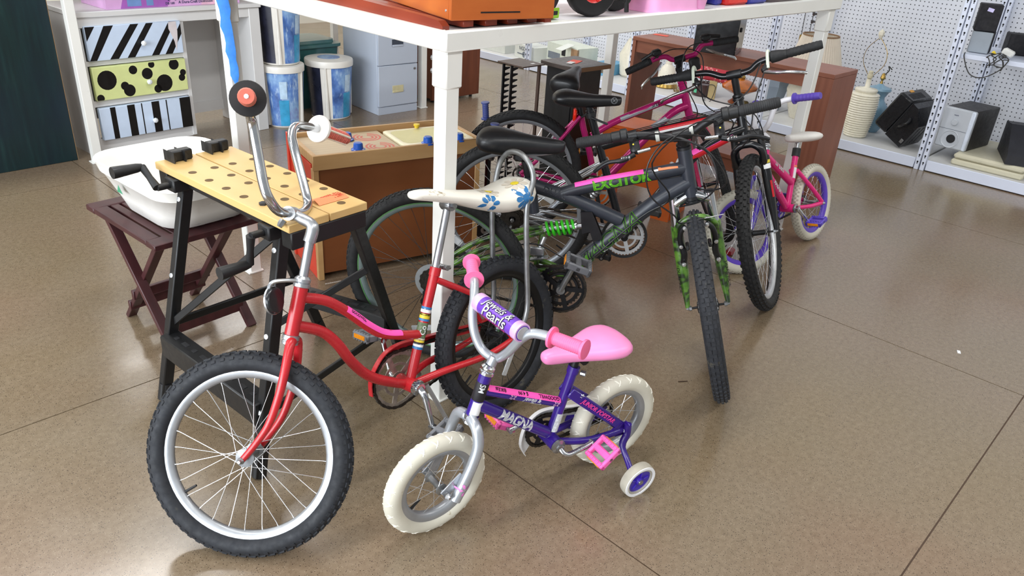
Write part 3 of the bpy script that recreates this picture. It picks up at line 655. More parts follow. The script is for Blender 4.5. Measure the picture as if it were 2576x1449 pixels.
# subwoofer
t = thing('subwoofer', 'silver-fronted black subwoofer with round port', 'speaker', (5.84, 1.375, .158), R(-8))
SIL = mat('silver_plastic', '#b9bec5', .35, 0, var=.03); obj('cabinet', MB().bx((.02, -.105, 0), (.36, .105, .27), .006), mat('dark_vinyl', '#2b2928', .5, var=.12), t)
fp = obj('front_panel', MB().bx((-.012, -.105, 0), (.022, .105, .27), .008), SIL, t)
obj('side_trim', MB().bx((-.018, -.105, .002), (.0, -.078, .268), .006), mat('pale_silver', '#d3dcea', .3, 0), fp)
obj('seam', MB().bx((-.0132, -.076, .125), (-.0115, .104, .128)), mat('seam_dark', '#6d737c', .5), fp, smooth=False)
obj('port', MB().lathe([(.062, 0), (.058, .004), (.045, -.006), (.03, -.02)], (-.013, .012, .062), (-1, 0, 0), 28), SIL, fp)
obj('port_hole', MB().lathe([(.029, 0), (.029, .003), (0, .003)], (-.0145, .004, .066), (-1, 0, 0), 20), SLOT, fp)
obj('volume_dial', MB().lathe([(.022, 0), (.022, .006), (.019, .01), (0, .011)], (-.013, .012, .178), (-1, 0, 0), 24), SIL, fp)
flat_text('PHILIPS', .009, INK, fp, Matrix.Translation((-.0135, .03, .225)) @ Matrix.Rotation(R(-90), 4, 'Z') @ FRONT)
# beige printer-like slab, dark keyboard wedge
t = thing('beige_case', 'flat beige plastic case under the silver subwoofer', 'case', (6.05, 1.1, DK))
BGE = mat('beige_plastic', '#c6c1aa', .5, var=.04, dirt='#9a9580', dscale=8, damt=.66); obj('case_bottom', MB().bx((-.30, -.22, 0), (.32, .22, .04), .01), BGE, t); obj('case_top', MB().bx((-.295, -.215, .041), (.315, .215, .082), .014), BGE, t)
t = thing('black_speaker_wedge', 'dark grey wedge speaker at the right edge on the beige case', 'speaker', (5.93, .86, .158), R(20))
obj('wedge', MB().loft([[(x, -.2, z) for x, z in ((-.12, 0), (.3, 0), (.3, .2), (.1, .22), (-.12, .06))], [(x, .2, z) for x, z in ((-.12, 0), (.3, 0), (.3, .2), (.1, .22), (-.12, .06))]]), mat('charcoal_grille', '#23242a', .55, var=.15, bump=.3, bscale=300), t, smooth=False)
# small speakers on the upper shelf
GRL = mat('grey_grille', '#8f979f', .5, var=.05, bump=.2, bscale=400); SPK = mat('black_fabric', '#17161b', .75, var=.2, bump=.4, bscale=350)
US = .7925
def small_speaker(loc, rz, size, front, label, extra=None):
    t = thing('small_speaker', label, 'speaker', loc, rz, 'small speakers on the upper shelf'); w, d, h = size
    obj('cabinet', MB().bx((.01, -w/2, 0), (d, w/2, h), .004), SPK, t); g = obj('grille', MB().bx((0, -w/2+.002, .002), (.012, w/2-.002, h-.002), .004), front, t)
    if extra: obj('sticker', MB().box((-.001, .03, h*.78), (.002, .035, .022), Matrix.Rotation(R(12), 4, 'X')), extra, g, smooth=False)
    return t
small_speaker((5.83, 1.395, US), R(8), (.125, .12, .135), GRL, 'small grey-grille speaker at the bottom of the upper-shelf stack')
small_speaker((5.83, 1.39, US+.1355), R(18), (.13, .13, .165), SPK, 'small black speaker with white sticker stacked on the grey one', mat('lilac_sticker', '#c9c2ea', .4))
small_speaker((6.02, 1.20, US), R(25), (.15, .13, .13), SPK, 'black speaker lying behind the tangle of cables')
small_speaker((5.84, 1.03, US), R(0), (.16, .13, .155), SPK, 'black speaker at the right end of the upper shelf')
small_speaker((5.95, 1.035, US+.1555), R(10), (.13, .12, .12), SPK, 'black speaker on top of the right-hand one, at the photo edge')
t = thing('cable_tangle', 'tangle of black cables with white and yellow plugs hanging off the shelf', 'cables', (5.76, 1.22, US))
obj('adapter', MB().box((.02, .0, .04), (.05, .07, .04), Matrix.Rotation(R(20), 4, 'X'), .008), mat('white_plug', '#d8d8d4', .4), t); obj('plug', MB().tube([(-.02, .05, .02), (-.03, .06, .035)], .01), KY, t)
for s in range(6):
    rr = random.Random(s); pts = [(-.03+.03*rr.random(), .07-.05*s*.4+.02*rr.random(), .02)]
    for q in range(5): pts.append((-.08-.012*rr.random(), .06-.018*s+.05*(rr.random()-.5), .015-.02*q+.03*rr.random()))
    obj('cable', MB().tube(smooth_path(pts, 5), .0032, 6), WIRE, t)
obj('cable', MB().tube(smooth_path([(-.02, .22, .004), (-.085, .2, -.02), (-.09, .14, -.11), (-.09, .06, -.12), (-.085, -.02, -.06), (-.075, -.05, .004)], 6), .0035, 6), WIRE, t)
# goods seen through the bookcase
t = thing('bell_jug', 'cream floral bell jar with brass base on the shelf', 'jar', (6.03, 3.84, DK))
obj('jar', MB().lathe([(.09, .035), (.085, .05), (.082, .1), (.06, .17), (.03, .2), (.03, .22), (0, .22)], (0, 0, 0), (0, 0, 1), 28), mat('floral_cream', '#e2dccb', .3, var=.04, dirt='#6d7250', dscale=22, damt=.68), t); obj('brass_base', MB().lathe([(.1, 0), (.108, .008), (.095, .035), (0, .036)], (0, 0, 0), (0, 0, 1), 28), BRASS, t)
obj('knob', MB().lathe([(.012, .22), (.018, .235), (.01, .25), (0, .252)], (0, 0, 0), (0, 0, 1), 12), mat('floral_cream', '#e2dccb', .3), t)
t = thing('basket_tassel', 'small bundle of dry straw beside the floral jar', 'straw', (5.93, 3.66, DK))
mb = MB()
for i in range(14): a = i*2.4; mb.tube([(.02*math.cos(a), .02*math.sin(a), 0), (.045*math.cos(a+1), .045*math.sin(a+1), .04+.01*(i % 3))], .0025, 5)
obj('straw_stalks', mb, mat('straw', '#8a7246', .7), t)
t = thing('patterned_cushion', 'red and white printed cushion standing on the shelf', 'cushion', (6.12, 3.44, .1862), 0)
def red_print():
    t_ = NT('red_print'); v = t_.coord(); x = t_.n('ShaderNodeTexVoronoi'); x.inputs['Scale'].default_value = 42; t_.l(v, x.inputs['Vector'])
    f = t_.ramp(x.outputs['Distance'], [(.22, (1, 1, 1)), (.28, (0, 0, 0))]); n = t_.noise(v, 9, 3); k2 = t_.ramp(n, [(.52, (0, 0, 0)), (.56, (1, 1, 1))])
    c = t_.mix(f, srgb('#bb3a47'), srgb('#eadbc8')); c = t_.mix(k2, c, srgb('#d88a86')); return t_.done(c, .8)
mb = MB(); mb.loft([[(x*.03*(1-abs(q)**4), q*.19, .10+z*.095*(1-.12*abs(q)**6)) for x, z in rrect(2, 2, .9, 4)] for q in (-1, -.9, -.6, -.2, .2, .6, .9, 1)]); obj('cushion', mb, red_print(), t, angle=80)
t = thing('brown_crock', 'dark brown glazed crock with green price sticker', 'crock', (6.05, 3.46, DK))
obj('crock', MB().lathe([(.095, 0), (.105, .01), (.108, .1), (.1, .104), (.094, .09), (0, .09)], (0, 0, 0), (0, 0, 1), 28), mat('brown_glaze', '#3a2320', .2, var=.1, spec=.6), t); obj('sticker', MB().box((-.1075, .02, .045), (.002, .028, .032)), mat('green_price', '#57b58b', .5), t, smooth=False)
t = thing('wire_stand', 'thin dark wire stand with a small gold-edged card', 'stand', (5.9, 3.30, DK)); obj('wire', MB().tube(smooth_path([(0, .06, .0), (-.03, .05, .004), (-.03, -.02, .004), (0, -.03, .12), (0, .04, .12), (0, .05, .0)], 5), .003, 6), WIRE, t); obj('card', MB().box((.01, .0, .09), (.004, .07, .15)), mat('tan_card', '#a89468', .6), t, smooth=False)
t = thing('oil_lamp', 'amber glass oil lamp with brass foot', 'lamp', (6.04, 3.12, DK))
obj('amber_bowl', MB().lathe([(.03, .075), (.08, .09), (.145, .125), (.15, .145), (.1, .185), (.04, .205), (0, .206)], (0, 0, 0), (0, 0, 1), 32), mat('amber_glass', '#a85a14', .08, var=.25, spec=.9), t); obj('foot', MB().lathe([(.075, 0), (.08, .01), (.055, .03), (.03, .05), (.03, .075), (0, .076)], (0, 0, 0), (0, 0, 1), 24), mat('amber_foot', '#7a4222', .3, var=.3), t); obj('burner', MB().lathe([(.03, .205), (.034, .22), (.02, .24), (0, .24)], (0, 0, 0), (0, 0, 1), 16), BRASS, t)
t = thing('brass_base', 'small dark brass candle base beside the oil lamp', 'base', (5.92, 2.985, DK)); obj('base', MB().lathe([(.05, 0), (.055, .012), (.03, .03), (.035, .045), (.02, .06), (0, .06)], (0, 0, 0), (0, 0, 1), 20), mat('dark_brass', '#5c4d2c', .35, .8), t)
t = thing('grey_vase', 'large faceted grey vase on the shelf behind the black handlebar', 'vase', (6.12, 2.865, DK)); obj('vase', MB().lathe([(.085, 0), (.09, .02), (.13, .2), (.12, .27), (.1, .285), (0, .285)], (0, 0, 0), (0, 0, 1), 8), mat('grey_ceramic', '#8a97a6', .35, var=.05), t, smooth=False)
# cartons far along the shelf
def carton(loc, rz, size, mt, label, extra=None, grp='cartons on the far shelving'):
    t = thing('carton', label, 'box', loc, rz, grp); w, d, h = size; obj('box', MB().bx((0, -w, 0), (d, 0, h), .002), mt, t)
    if extra: extra(t, w, d, h)
    return t
CW = mat('carton_white', '#d3d6d0', .55, var=.04); CG = mat('carton_print', '#6f7780', .6)
def ex_nord(t, w, d, h):
    flat_text('NGD', .05, CG, t, Matrix.Translation((-.002, -.08, h*.72)) @ Matrix.Rotation(R(-90), 4, 'Z') @ FRONT)
    mb = MB().bx((-.002, -w*.85, h*.28), (0, -w*.15, h*.36)); mb.lathe([(.03, 0), (.03, .002)], (-.002, -w*.5, h*.32), (1, 0, 0), 14); obj('printed_tool', mb, CG, t, smooth=False)
carton((5.82, 5.56, DK), R(-12), (.34, .22, .135), CW, 'white tool carton with printed name on the far shelf', ex_nord)
def ex_flap(t, w, d, h):
    obj('flap', MB().box((-.02, -w*.8, h+.02), (.16, .1, .004), Matrix.Rotation(R(-15), 4, 'Y')), CW, t, smooth=False); obj('opening', MB().bx((-.003, -w*.62, h*.55), (0, -w*.5, h*.85)), SLOT, t, smooth=False); obj('card_edge', MB().bx((-.002, -w, 0), (.02, -w*.8, h*.95)), mat('kraft', '#a48363', .7), t, smooth=False); obj('grey_band', MB().bx((-.002, -w*.45, h*.3), (0, -w*.05, h*.6)), CG, t, smooth=False)
carton((5.83, 5.13, DK), R(-10), (.46, .26, .215), mat('carton_pale_green', '#cfd5c8', .55, var=.05), 'torn pale carton with an open flap on the far shelf', ex_flap)
carton((5.87, 4.60, DK), 0, (.2, .3, .10), mat('carton_blue', '#5f9cc0', .5, var=.1), 'flat blue box at the end of the far cartons', lambda t, w, d, h: obj('printed_photo', MB().bx((-.002, -w*.9, h*.25), (0, -w*.2, h*.6)), mat('photo_print', '#6b675c', .5, var=.5, scale=60), t, smooth=False))
carton((5.80, 6.3, DK), 0, (.62, .3, .17), CW, 'long plain white box on the farthest shelf', None)
for (yy, zz) in ((2.93, .62), (2.86, .55), (2.72, .6)):
    t = thing('power_cable', {2.93: 'left one of two thin dark lamp cords hanging on the pegboard', 2.86: 'right one of two thin dark lamp cords hanging on the pegboard', 2.72: 'thin lamp cord looped beside the white shelf upright'}[yy], 'cord', (6.6, yy, zz))
    obj('cord', MB().tube(smooth_path([(0, .02, .7), (-.01, 0, .4), (0, .015, .2), (-.02, .0, .0)], 5), .003, 6), WIRE, t); obj('cord_end', MB().tube([(-.02, 0, .01), (-.02, 0, -.06)], .014, 8), BRASS, t)

# ------------------------------------------------------------------ goods on the front table top
ZT = 1.1815
CRW = wood('crate_pine', '#a34d1b', '#c8702f', .35, (2, 2, 8), 1.6, spec=.5); CHW = wood('chair_mahogany', '#6e2413', '#8f3a22', .35, (8, 1.2, 8), 1.8); ROPE = mat('dark_slot', '#1a0d08', .8)
ch = thing('slatted_chair', 'red-brown wooden slatted folding chair laid flat on the table', 'chair', (1.372, 1.57, ZT), R(-1))
obj('side_rail', MB().loft([[(x, y, z) for x, z in ((.004, .002), (.028, .002), (.028, h), (.004, h))] for y, h in ((.012, .012), (.03, .024), (.09, .028), (.5, .036), (1.1, .04))]), CHW, ch, smooth=False)
obj('side_rail', MB().loft([[(x, y, z) for x, z in ((.385, .002), (.412, .002), (.412, h), (.385, h))] for y, h in ((.0, .012), (.03, .022), (.5, .03), (1.1, .03))]), CHW, ch, smooth=False)
for x0, x1 in ((.08, .118), (.155, .2), (.24, .28), (.32, .36)): obj('slat', MB().bx((x0, .015 if x0 < .15 else .008, .004), (x1, 1.05, .022), .002), CHW, ch)
for y in (.25, .7): obj('cross_slat', MB().bx((.028, y, .0), (.385, y+.04, .0035)), CHW, ch, smooth=False)
cr = thing('wooden_crate', 'orange-brown pine crate with a dark slot, set on the slatted chair', 'crate', (1.408, 1.585, ZT+.0235), R(-14))
for nm, a, b in (('front_board', (0, 0, 0), (.33, .014, .19)), ('side_board', (0, .014, 0), (.014, .42, .19)), ('side_board', (.316, .014, 0), (.33, .42, .19)), ('back_board', (.014, .406, 0), (.316, .42, .19)), ('bottom_board', (.014, .014, 0), (.316, .406, .01))):
    obj(nm, MB().bx(a, b, .002), CRW, cr)
obj('slot', MB().bx((.09, -.001, .018), (.215, .002, .022)), ROPE, cr, smooth=False)
obj('screw', MB().lathe([(.004, 0), (.003, .0015), (0, .002)], (-.0, .03, .022), (-1, 0, 0), 8), RIV, cr)
gt = thing('green_tray', 'lime green plastic tray corner sticking out beside the crate', 'tray', (1.80, 1.605, ZT+.004), R(4)); mb = MB().bx((-.005, 0, 0), (.07, .2, .006), .002); mb.bx((-.005, -.003, 0), (.07, .003, .03), .002); obj('tray', mb, mat('lime_plastic', '#8cc420', .35), gt); obj('hand_slot', MB().bx((.035, -.0045, .010), (.06, -.0025, .022), .001), SLOT, gt, smooth=False)
TR = mat('toy_rubber', '#141416', .55, var=.2); TRD = mat('toy_red', '#d9241f', .25, var=.05, spec=.6); TP = mat('toy_pink', '#f0a6d6', .35, var=.04); TPH = mat('toy_hot_pink', '#e83ea6', .3, var=.05); TPU = mat('toy_blue', '#3a3f9c', .3); COR = mat('toy_coral', '#ef7c74', .4)
tt = thing('ride_on_toy', 'red and black ride-on toy with chunky wheels on the table', 'toy', (2.03, 1.68, ZT), R(0))
def toy_wheel(par, c, d, r, w, hub):
    o = obj('wheel', MB().lathe([(r*.5, -w/2), (r*.9, -w/2), (r, -w*.3), (r, w*.3), (r*.9, w/2), (r*.5, w/2)], c, d, 28, True), TR, par)
    obj('hub', MB().lathe([(r*.5, -w*.45), (r*.5, w*.46), (r*.42, w*.4), (r*.2, w*.36), (r*.16, w*.5), (0, w*.5)], c, d, 20), hub, o)
    for k in range(5):
        a = k*2*math.pi/5; n = V(d).normalized().orthogonal(); b = V(d).normalized().cross(n); p = V(c)+(math.cos(a)*n+math.sin(a)*b)*r*.32+V(d).normalized()*w*.38
        obj('hub_spoke', MB().lathe([(r*.07, 0), (r*.05, .006), (0, .008)], p, d, 8), hub, o)
toy_wheel(tt, (0, -.06, .085), (-.45, -1, 0), .085, .055, TRD); toy_wheel(tt, (-.12, .03, .095), (.35, -1, 0), .095, .05, TR); toy_wheel(tt, (.2, .0, .07), (-.5, -1, 0), .07, .05, TR)
obj('toy_body', MB().loft([[(x, y*.5, z) for x, z in rrect(2*w, .1, .04, 3)] for y, w in ((.0, .12), (.3, .14))], M=Matrix.Translation((.05, .03, .19))), TRD, tt); obj('axle', MB().tube([(-.14, .03, .095), (.2, .02, .07)], .01), TR, tt)
obj('seat_cushion', MB().loft([[(x, y, z) for x, y in rrect(w, .2, .06)] for w, z in ((.2, .085), (.26, .1), (.26, .15), (.2, .17))], M=Matrix.Translation((.23, .03, 0))), COR, tt)
t2 = thing('strap_buckle', 'black strap with plastic buckle hanging over the table rail', 'strap', (2.165, 1.555, ZT)); obj('strap', MB().tube(smooth_path([(0, .05, .13), (.0, .025, .06), (.005, .02, .012)], 4), .008, 6), TR, t2); obj('buckle', MB().box((.0, .028, .058), (.034, .016, .04), Matrix.Rotation(R(8), 4, 'Y'), .005), TR, t2)
def bucket(loc, r, h, mt, label, name='toy_bucket', rz=0):
    t = thing(name, label, 'toy', loc, rz); obj('shell', MB().lathe([(r*.8, 0), (r*.82, .004), (r, h), (r*1.05, h), (r*1.05, h+.008), (r*.95, h+.008), (r*.76, .008), (0, .008)], (0, 0, 0), (0, 0, 1), 28), mt, t); return t
pk = thing('pink_toy_chair', 'pale pink moulded plastic toy seat on the table', 'toy', (2.47, 1.66, ZT), R(-4))
obj('seat_shell', MB().loft([[(x, y, z) for x, y in rrect(w, d, .05)] for w, d, z in ((.30, .2, 0), (.29, .19, .01), (.25, .16, .2), (.24, .15, .25))]), TP, pk); obj('side_pocket', MB().loft([[(x+.155, y-.05, z) for x, y in rrect(w, d, .02)] for w, d, z in ((.06, .07, 0.001), (.075, .085, .06), (.085, .095, .062))]), TP, pk)
dm = thing('pink_dome_toy', 'round hot pink toy lid with dark base on the table', 'toy', (2.73, 1.76, ZT)); obj('base', MB().lathe([(.1, 0), (.11, .01), (.105, .05), (0, .05)], (0, 0, 0), (0, 0, 1), 28), mat('toy_dark', '#2a2326', .3), dm); obj('lid', MB().lathe([(.12, .05), (.13, .056), (.12, .066), (.06, .09), (0, .1)], (0, 0, 0), (0, 0, 1), 28), TPH, dm)
rd = thing('red_blue_toy', 'red and blue plastic toy blocks at the right end of the table', 'toy', (2.86, 1.60, ZT), R(-4)); obj('red_block', MB().bx((0, 0, 0), (.15, .12, .16), .01), TRD, rd); obj('blue_block', MB().bx((-.045, .02, 0), (-.001, .12, .12), .008), TPU, rd); obj('blue_block', MB().bx((.155, .0, 0), (.29, .1, .10), .01), TPU, rd); obj('red_ball', MB().lathe([(0, 0), (.04, .01), (.05, .045), (.04, .08), (0, .09)], (.225, .05, .10), (0, 0, 1), 20), TRD, rd)
gx = thing('dark_case', 'dark flat case lying at the far right end of the table', 'case', (3.36, 1.66, ZT), R(3)); obj('case', MB().loft([[(x, y, z) for x, y in rrect(.34, .16, .05)] for z in (0, .035)]), mat('case_charcoal', '#54494b', .5), gx)
# ------------------------------------------------------------------ bicycle kit
from mathutils.bvhtree import BVHTree
def basis(x, y, head, lean, lift=0):
    h, a = R(head), R(lean); f = V((math.cos(h), math.sin(h), 0)); l = V((-math.sin(h), math.cos(h), 0)); z = V((0, 0, 1))
    u = math.cos(a)*z+math.sin(a)*l; n = math.cos(a)*l-math.sin(a)*z
    M = Matrix(((f.x, n.x, u.x, 0), (f.y, n.y, u.y, 0), (f.z, n.z, u.z, 0), (0, 0, 0, 1))); M.translation = V((x, y, 0))+lift*u
    return M
CHR = mat('chrome', '#c9ccd0', .16, 1, var=.06, scale=30); ALU = mat('aluminium', '#b4b7bb', .32, .9, var=.08, scale=25); ALUD = mat('worn_alloy', '#8f9192', .4, .8, var=.2, scale=30)
STEEL = mat('spoke_steel', '#d2d4d6', .25, .8); RUB = mat('tyre_rubber', '#1c1f25', .72, var=.25, scale=30, dirt='#34342f', dscale=22, damt=.68); RUBG = mat('tyre_rubber_worn', '#24262b', .78, var=.25, scale=30, dirt='#45423b', dscale=18, damt=.62)
RUBK = mat('tyre_rubber_black', '#1a1a1b', .75, var=.2, scale=30); RUBW = mat('tyre_ivory', '#c9c5b6', .6, var=.06, scale=14, dirt='#a79c82', dscale=16, damt=.68); RUBWG = mat('tread_grey', '#aaa597', .7, var=.12, scale=30)
RIMS = mat('rim_silver', '#a1a4a8', .38, .6, var=.08, scale=20); RIMB = mat('rim_black', '#141416', .35, .3, var=.2); RIMP = mat('rim_purple', '#5b3fb4', .35, var=.06); RIMG = mat('rim_silver_grey', '#9ba0a6', .38, .6, var=.06)
CHAIN = mat('chain_steel', '#3b3631', .5, .7, var=.35, scale=90); BLKA = mat('black_alloy', '#1b1c1f', .38, .3, var=.2); GRIPB = mat('grip_black', '#1c1d1f', .7, var=.2, bump=.4, bscale=150)
SADB = mat('saddle_black', '#17181b', .36, var=.2, bump=.15, bscale=400); CABLE = mat('cable_black', '#141417', .45); REFW = mat('reflector_clear', '#c9ccce', .15, .2, var=.1, scale=80, spec=.8); REFO = mat('reflector_amber', '#e08a1c', .2, var=.2, scale=200); REFR = mat('reflector_red', '#ef2a12', .2, var=.25, scale=200)
HOT = mat('pink_price_tape', '#ff57b8', .55, var=.03); INKB = mat('ink_black', '#17141a', .6); WHITE = mat('decal_white', '#e9eaec', .4, var=.02); DBLUE = mat('decal_blue', '#2f74ad', .4, var=.1); YEL = mat('decal_yellow', '#d9c437', .4)
AX = (0, 1, 0)
def wheel(par, M, Ro, r, rimm, tyre, n=36, hubm=ALUD, hubr=.018, hubw=.036, rimw=.013, tread='knob', spm=STEEL, rims=.016, face=None, valve=True, side=None, kh=0.0, kp=.0235):
    Rr = Ro-2*r+.004
    w = obj('wheel', MB().lathe([(Rr+.004, -rimw), (Rr+.004, rimw), (Rr-.002, rimw), (Rr-rims*.7, rimw*.75), (Rr-rims, rimw*.35), (Rr-rims, -rimw*.35), (Rr-rims*.7, -rimw*.75), (Rr-.002, -rimw)], (0, 0, 0), AX, 64, True), rimm, par, M, angle=50)
    mb = MB(); N = 72; prof = []
    for k in range(16):
        a = 2*math.pi*k/16; ry = math.sin(a)*r; rx = math.cos(a)*r
        prof.append((Ro-r+rx*(.88 if tread == 'knob' else 1.0), ry))
    mb.lathe(prof, (0, 0, 0), AX, N, True)
    t = obj('tyre', mb, tyre, w, angle=70)
    def onT(th, a, h=0): rr = Ro-r+(r+h)*math.cos(a); return V((rr*math.cos(th), (r+h)*math.sin(a), rr*math.sin(th)))
    mb = MB()
    if tread == 'knob':
        NK = int(2*math.pi*Ro/kp)
        for i in range(NK):
            for a, off, l, wd in ((-60, 0, .012, .008), (-28, .5, .013, .0095), (0, 0, .011, .009), (28, .5, .013, .0095), (60, 0, .012, .008)):
                th = 2*math.pi*(i+off)/NK; A = R(a); dth = l/2/Ro; da = wd/2/r
                hb, ht = -r*.16, kh
                q = [onT(th+sx*dth*s_, A+sy*da*s_, h) for h, s_ in ((hb, 1.15), (ht, .9)) for sx, sy in ((-1, -1), (1, -1), (1, 1), (-1, 1))]
                mb.add(q, [(4, 5, 6, 7), (0, 4, 7, 3), (1, 2, 6, 5), (0, 1, 5, 4), (3, 7, 6, 2)])
        obj('tread', mb, tyre, t, smooth=False)
    elif tread == 'swirl':
        NK = 22
        for i in range(NK):
            for s_ in (-1, 1):
                th = 2*math.pi*i/NK
                mb.tube([onT(th+.02*k*s_, R(s_*(10+13*k)), -.0012) for k in range(5)], [.0012, .0024, .0028, .0024, .001], 5)
                mb.tube([onT(th+.11-.012*k*k*.5, R(s_*(20+12*k)), -.0012) for k in range(5)], [.001, .0024, .0024, .002, .001], 5)
        obj('tread', mb, RUBWG if side is None else side, t)
    elif tread == 'kid':
        NK = int(2*math.pi*Ro/.021)
        for i in range(NK):
            for a, off in ((-42, 0), (-14, .5), (14, 0), (42, .5)):
                th = 2*math.pi*(i+off)/NK; A = R(a)
                q = [onT(th+sx*.0045/Ro*s_, A+sy*.2*s_, h) for h, s_ in ((-.001, 1.1), (.002, .85)) for sx, sy in ((-1, -1), (1, -1), (1, 1), (-1, 1))]
                mb.add(q, [(4, 5, 6, 7), (0, 4, 7, 3), (1, 2, 6, 5), (0, 1, 5, 4), (3, 7, 6, 2)])
        obj('tread', mb, side or RUBWG, t, smooth=False)
    hw = hubw
    obj('hub', MB().lathe([(.004, -hw-.028), (.004, -hw-.003), (hubr, -hw), (hubr, -hw+.004), (hubr*.6, -hw+.008), (hubr*.55, 0), (hubr*.6, hw-.008), (hubr, hw-.004), (hubr, hw), (.004, hw+.003), (.004, hw+.028)], (0, 0, 0), AX, 18), hubm, w)
    for s_ in (-1, 1): obj('axle_nut', MB().lathe([(.009, 0), (.009, .008), (.006, .012), (.004, .018), (0, .018)], (0, s_*(hw+.02), 0), (0, s_, 0), 6), BOLT, w, smooth=False)
    base = {}
    Ri = Rr-rims+.002
    for i in range(n):
        s_ = 1 if i % 2 else -1; d = 1 if (i//2) % 2 else -1; key = (s_, d)
        a = 2*math.pi*i/n
        if key not in base:
            off = R(72)*d
            base[key] = MB().tube([(hubr*.85*math.cos(off), s_*(hw-.002), hubr*.85*math.sin(off)), (Ri*.93, s_*.004, 0), (Ri, s_*.002, 0)], [.0009, .0009, .0015], 5).mesh('spoke'); base[key].materials.append(spm)
        obj('spoke', base[key], None, w, Matrix.Rotation(-a, 4, 'Y'))
    if valve:
        a = R(-35); obj('valve', MB().tube([V((Ri*math.cos(a), 0, Ri*math.sin(a))), V(((Ri-.035)*math.cos(a), 0, (Ri-.035)*math.sin(a)))], [.004, .003], 8), CABLE, w)
    return w
class Bike:
    def __init__(s, name, label, FR, FW, Ro, Rf=None):
        s.M = basis(*FR); s.root = thing(name, label, 'bicycle', M=s.M); s.R = Ro
        s.Wm = basis(*FW, lift=Rf or Ro); s.W = s.M.inverted() @ s.Wm
    def w(s, p): return s.W @ V(p)
    def ws(s, ps): return [s.W @ V(p) for p in ps]
    def part(s, name, mb, m, par=None, M=None, **k): return obj(name, mb, m, par or s.root, M, **k)
F2 = lambda ps, y=0: [(a, y, b) for a, b in ps]
def tubes(*specs):
    mb = MB()
    for pts, r in specs: mb.tube(smooth_path(pts, 5) if len(pts) > 2 else pts, r if not isinstance(r, tuple) else [r[0]+(r[1]-r[0])*i/((len(pts)-1)*5 if len(pts) > 2 else 1) for i in range((len(pts)-1)*5+1 if len(pts) > 2 else 2)], 14)
    return mb
def saddle_secs(secs, n=16):
    out = []
    for s_, hw, zt, zb in secs:
        ring = []
        for k in range(n):
            a = 2*math.pi*k/n; c, d = math.cos(a), math.sin(a)
            y = hw*math.copysign(abs(c)**.75, c); zc = (zt+zb)/2; hh = (zt-zb)/2
            z = zc+hh*math.copysign(abs(d)**.8, d)
            if d < 0: y *= 1-.12*abs(d)
            ring.append((s_, y, z))
        out.append(ring)
    # smooth along the length
    fine = []
    for i in range(len(out)-1):
        for q in range(3):
            t = q/3; p0, p1, p2, p3 = out[max(i-1, 0)], out[i], out[i+1], out[min(i+2, len(out)-1)]
            fine.append([.5*((2*V(b))+(V(c)-V(a))*t+(2*V(a)-5*V(b)+4*V(c)-V(d))*t*t+(3*V(b)-V(a)-3*V(c)+V(d))*t**3) for a, b, c, d in zip(p0, p1, p2, p3)])
    fine.append([V(p) for p in out[-1]])
    return fine
def grip(b, p0, p1, r, m, flange=0, ribs=12, flm=None, wrap=False, endr=0):
    p0, p1 = V(p0), V(p1); L = (p1-p0).length; pr = []
    if flange: pr += [(r*.9, 0), (flange, .0), (flange, .006), (r, .008)]
    else: pr += [(r*.9, 0), (r, .003)]
    for k in range(ribs): z = .012+(L-.024)*k/ribs; dz = (L-.024)/ribs; pr += [(r, z), (r*1.07, z+dz*.3), (r*1.07, z+dz*.6), (r, z+dz*.9)]
    pr += [(r*1.02, L-.008)]
    if endr: pr += [(endr, L-.007), (endr, L-.001)]
    pr += [(r*.9, L), (0, L)]
    return b.part('grip', MB().lathe(pr, p0, p1-p0, 18), m, angle=60)
def chainring(b, c, r, m, teeth=36, th=.003, arms=5, par=None, name='chainring', hole=.62, ang=0):
    o = []; 
    for i in range(teeth*4): a = 2*math.pi*i/(teeth*4); o.append(((r+(.004 if i % 4 in (1, 2) else 0))*math.cos(a), (r+(.004 if i % 4 in (1, 2) else 0))*math.sin(a)))
    inn = circ(r*.86, teeth*4); T = Matrix.Translation(V(c)) @ Matrix.Rotation(R(90), 4, 'X')
    mb = MB().ring(o, inn, -th/2, th/2, T)
    for k in range(arms):
        a = ang+2*math.pi*k/arms; mb.bar(T @ V((0, 0, 0)), T @ V((r*.88*math.cos(a), r*.88*math.sin(a), 0)), .016, .004, (0, 1, 0))
    mb.lathe([(r*.28, -th), (r*.28, th)], c, AX, 20)
    mb.ring(circ(r*hole, 40), circ(r*hole-.008, 40), -th/2, th/2, T)
    return b.part(name, mb, m, par, smooth=False)
def chain(b, c0, r0, c1, r1, y, par=None):
    c0, c1 = V((c0[0], y, c0[1])), V((c1[0], y, c1[1])); pts = []
    d = (c1-c0); a = math.atan2(d.z, d.x)
    for k in range(25): t = a+math.pi/2+math.pi*k/24; pts.append(c0+V((r0*math.cos(t), 0, r0*math.sin(t))))
    n = int(d.length/.013); e0 = pts[-1]; s1 = c1+V((r1*math.cos(a-math.pi/2), 0, r1*math.sin(a-math.pi/2)))
    for k in range(1, n): pts.append(e0.lerp(s1, k/n))
    for k in range(9): t = a-math.pi/2+math.pi*k/8; pts.append(c1+V((r1*math.cos(t), 0, r1*math.sin(t))))
    e1 = pts[-1]; n2 = int((pts[0]-e1).length/.013)
    for k in range(1, n2): pts.append(e1.lerp(pts[0], k/n2))
    mb = MB()
    for i in range(len(pts)): mb.bar(pts[i], pts[(i+1) % len(pts)], .006 if i % 2 else .0085, .009, (0, 1, 0))
    return b.part('chain', mb, CHAIN, par, smooth=False)
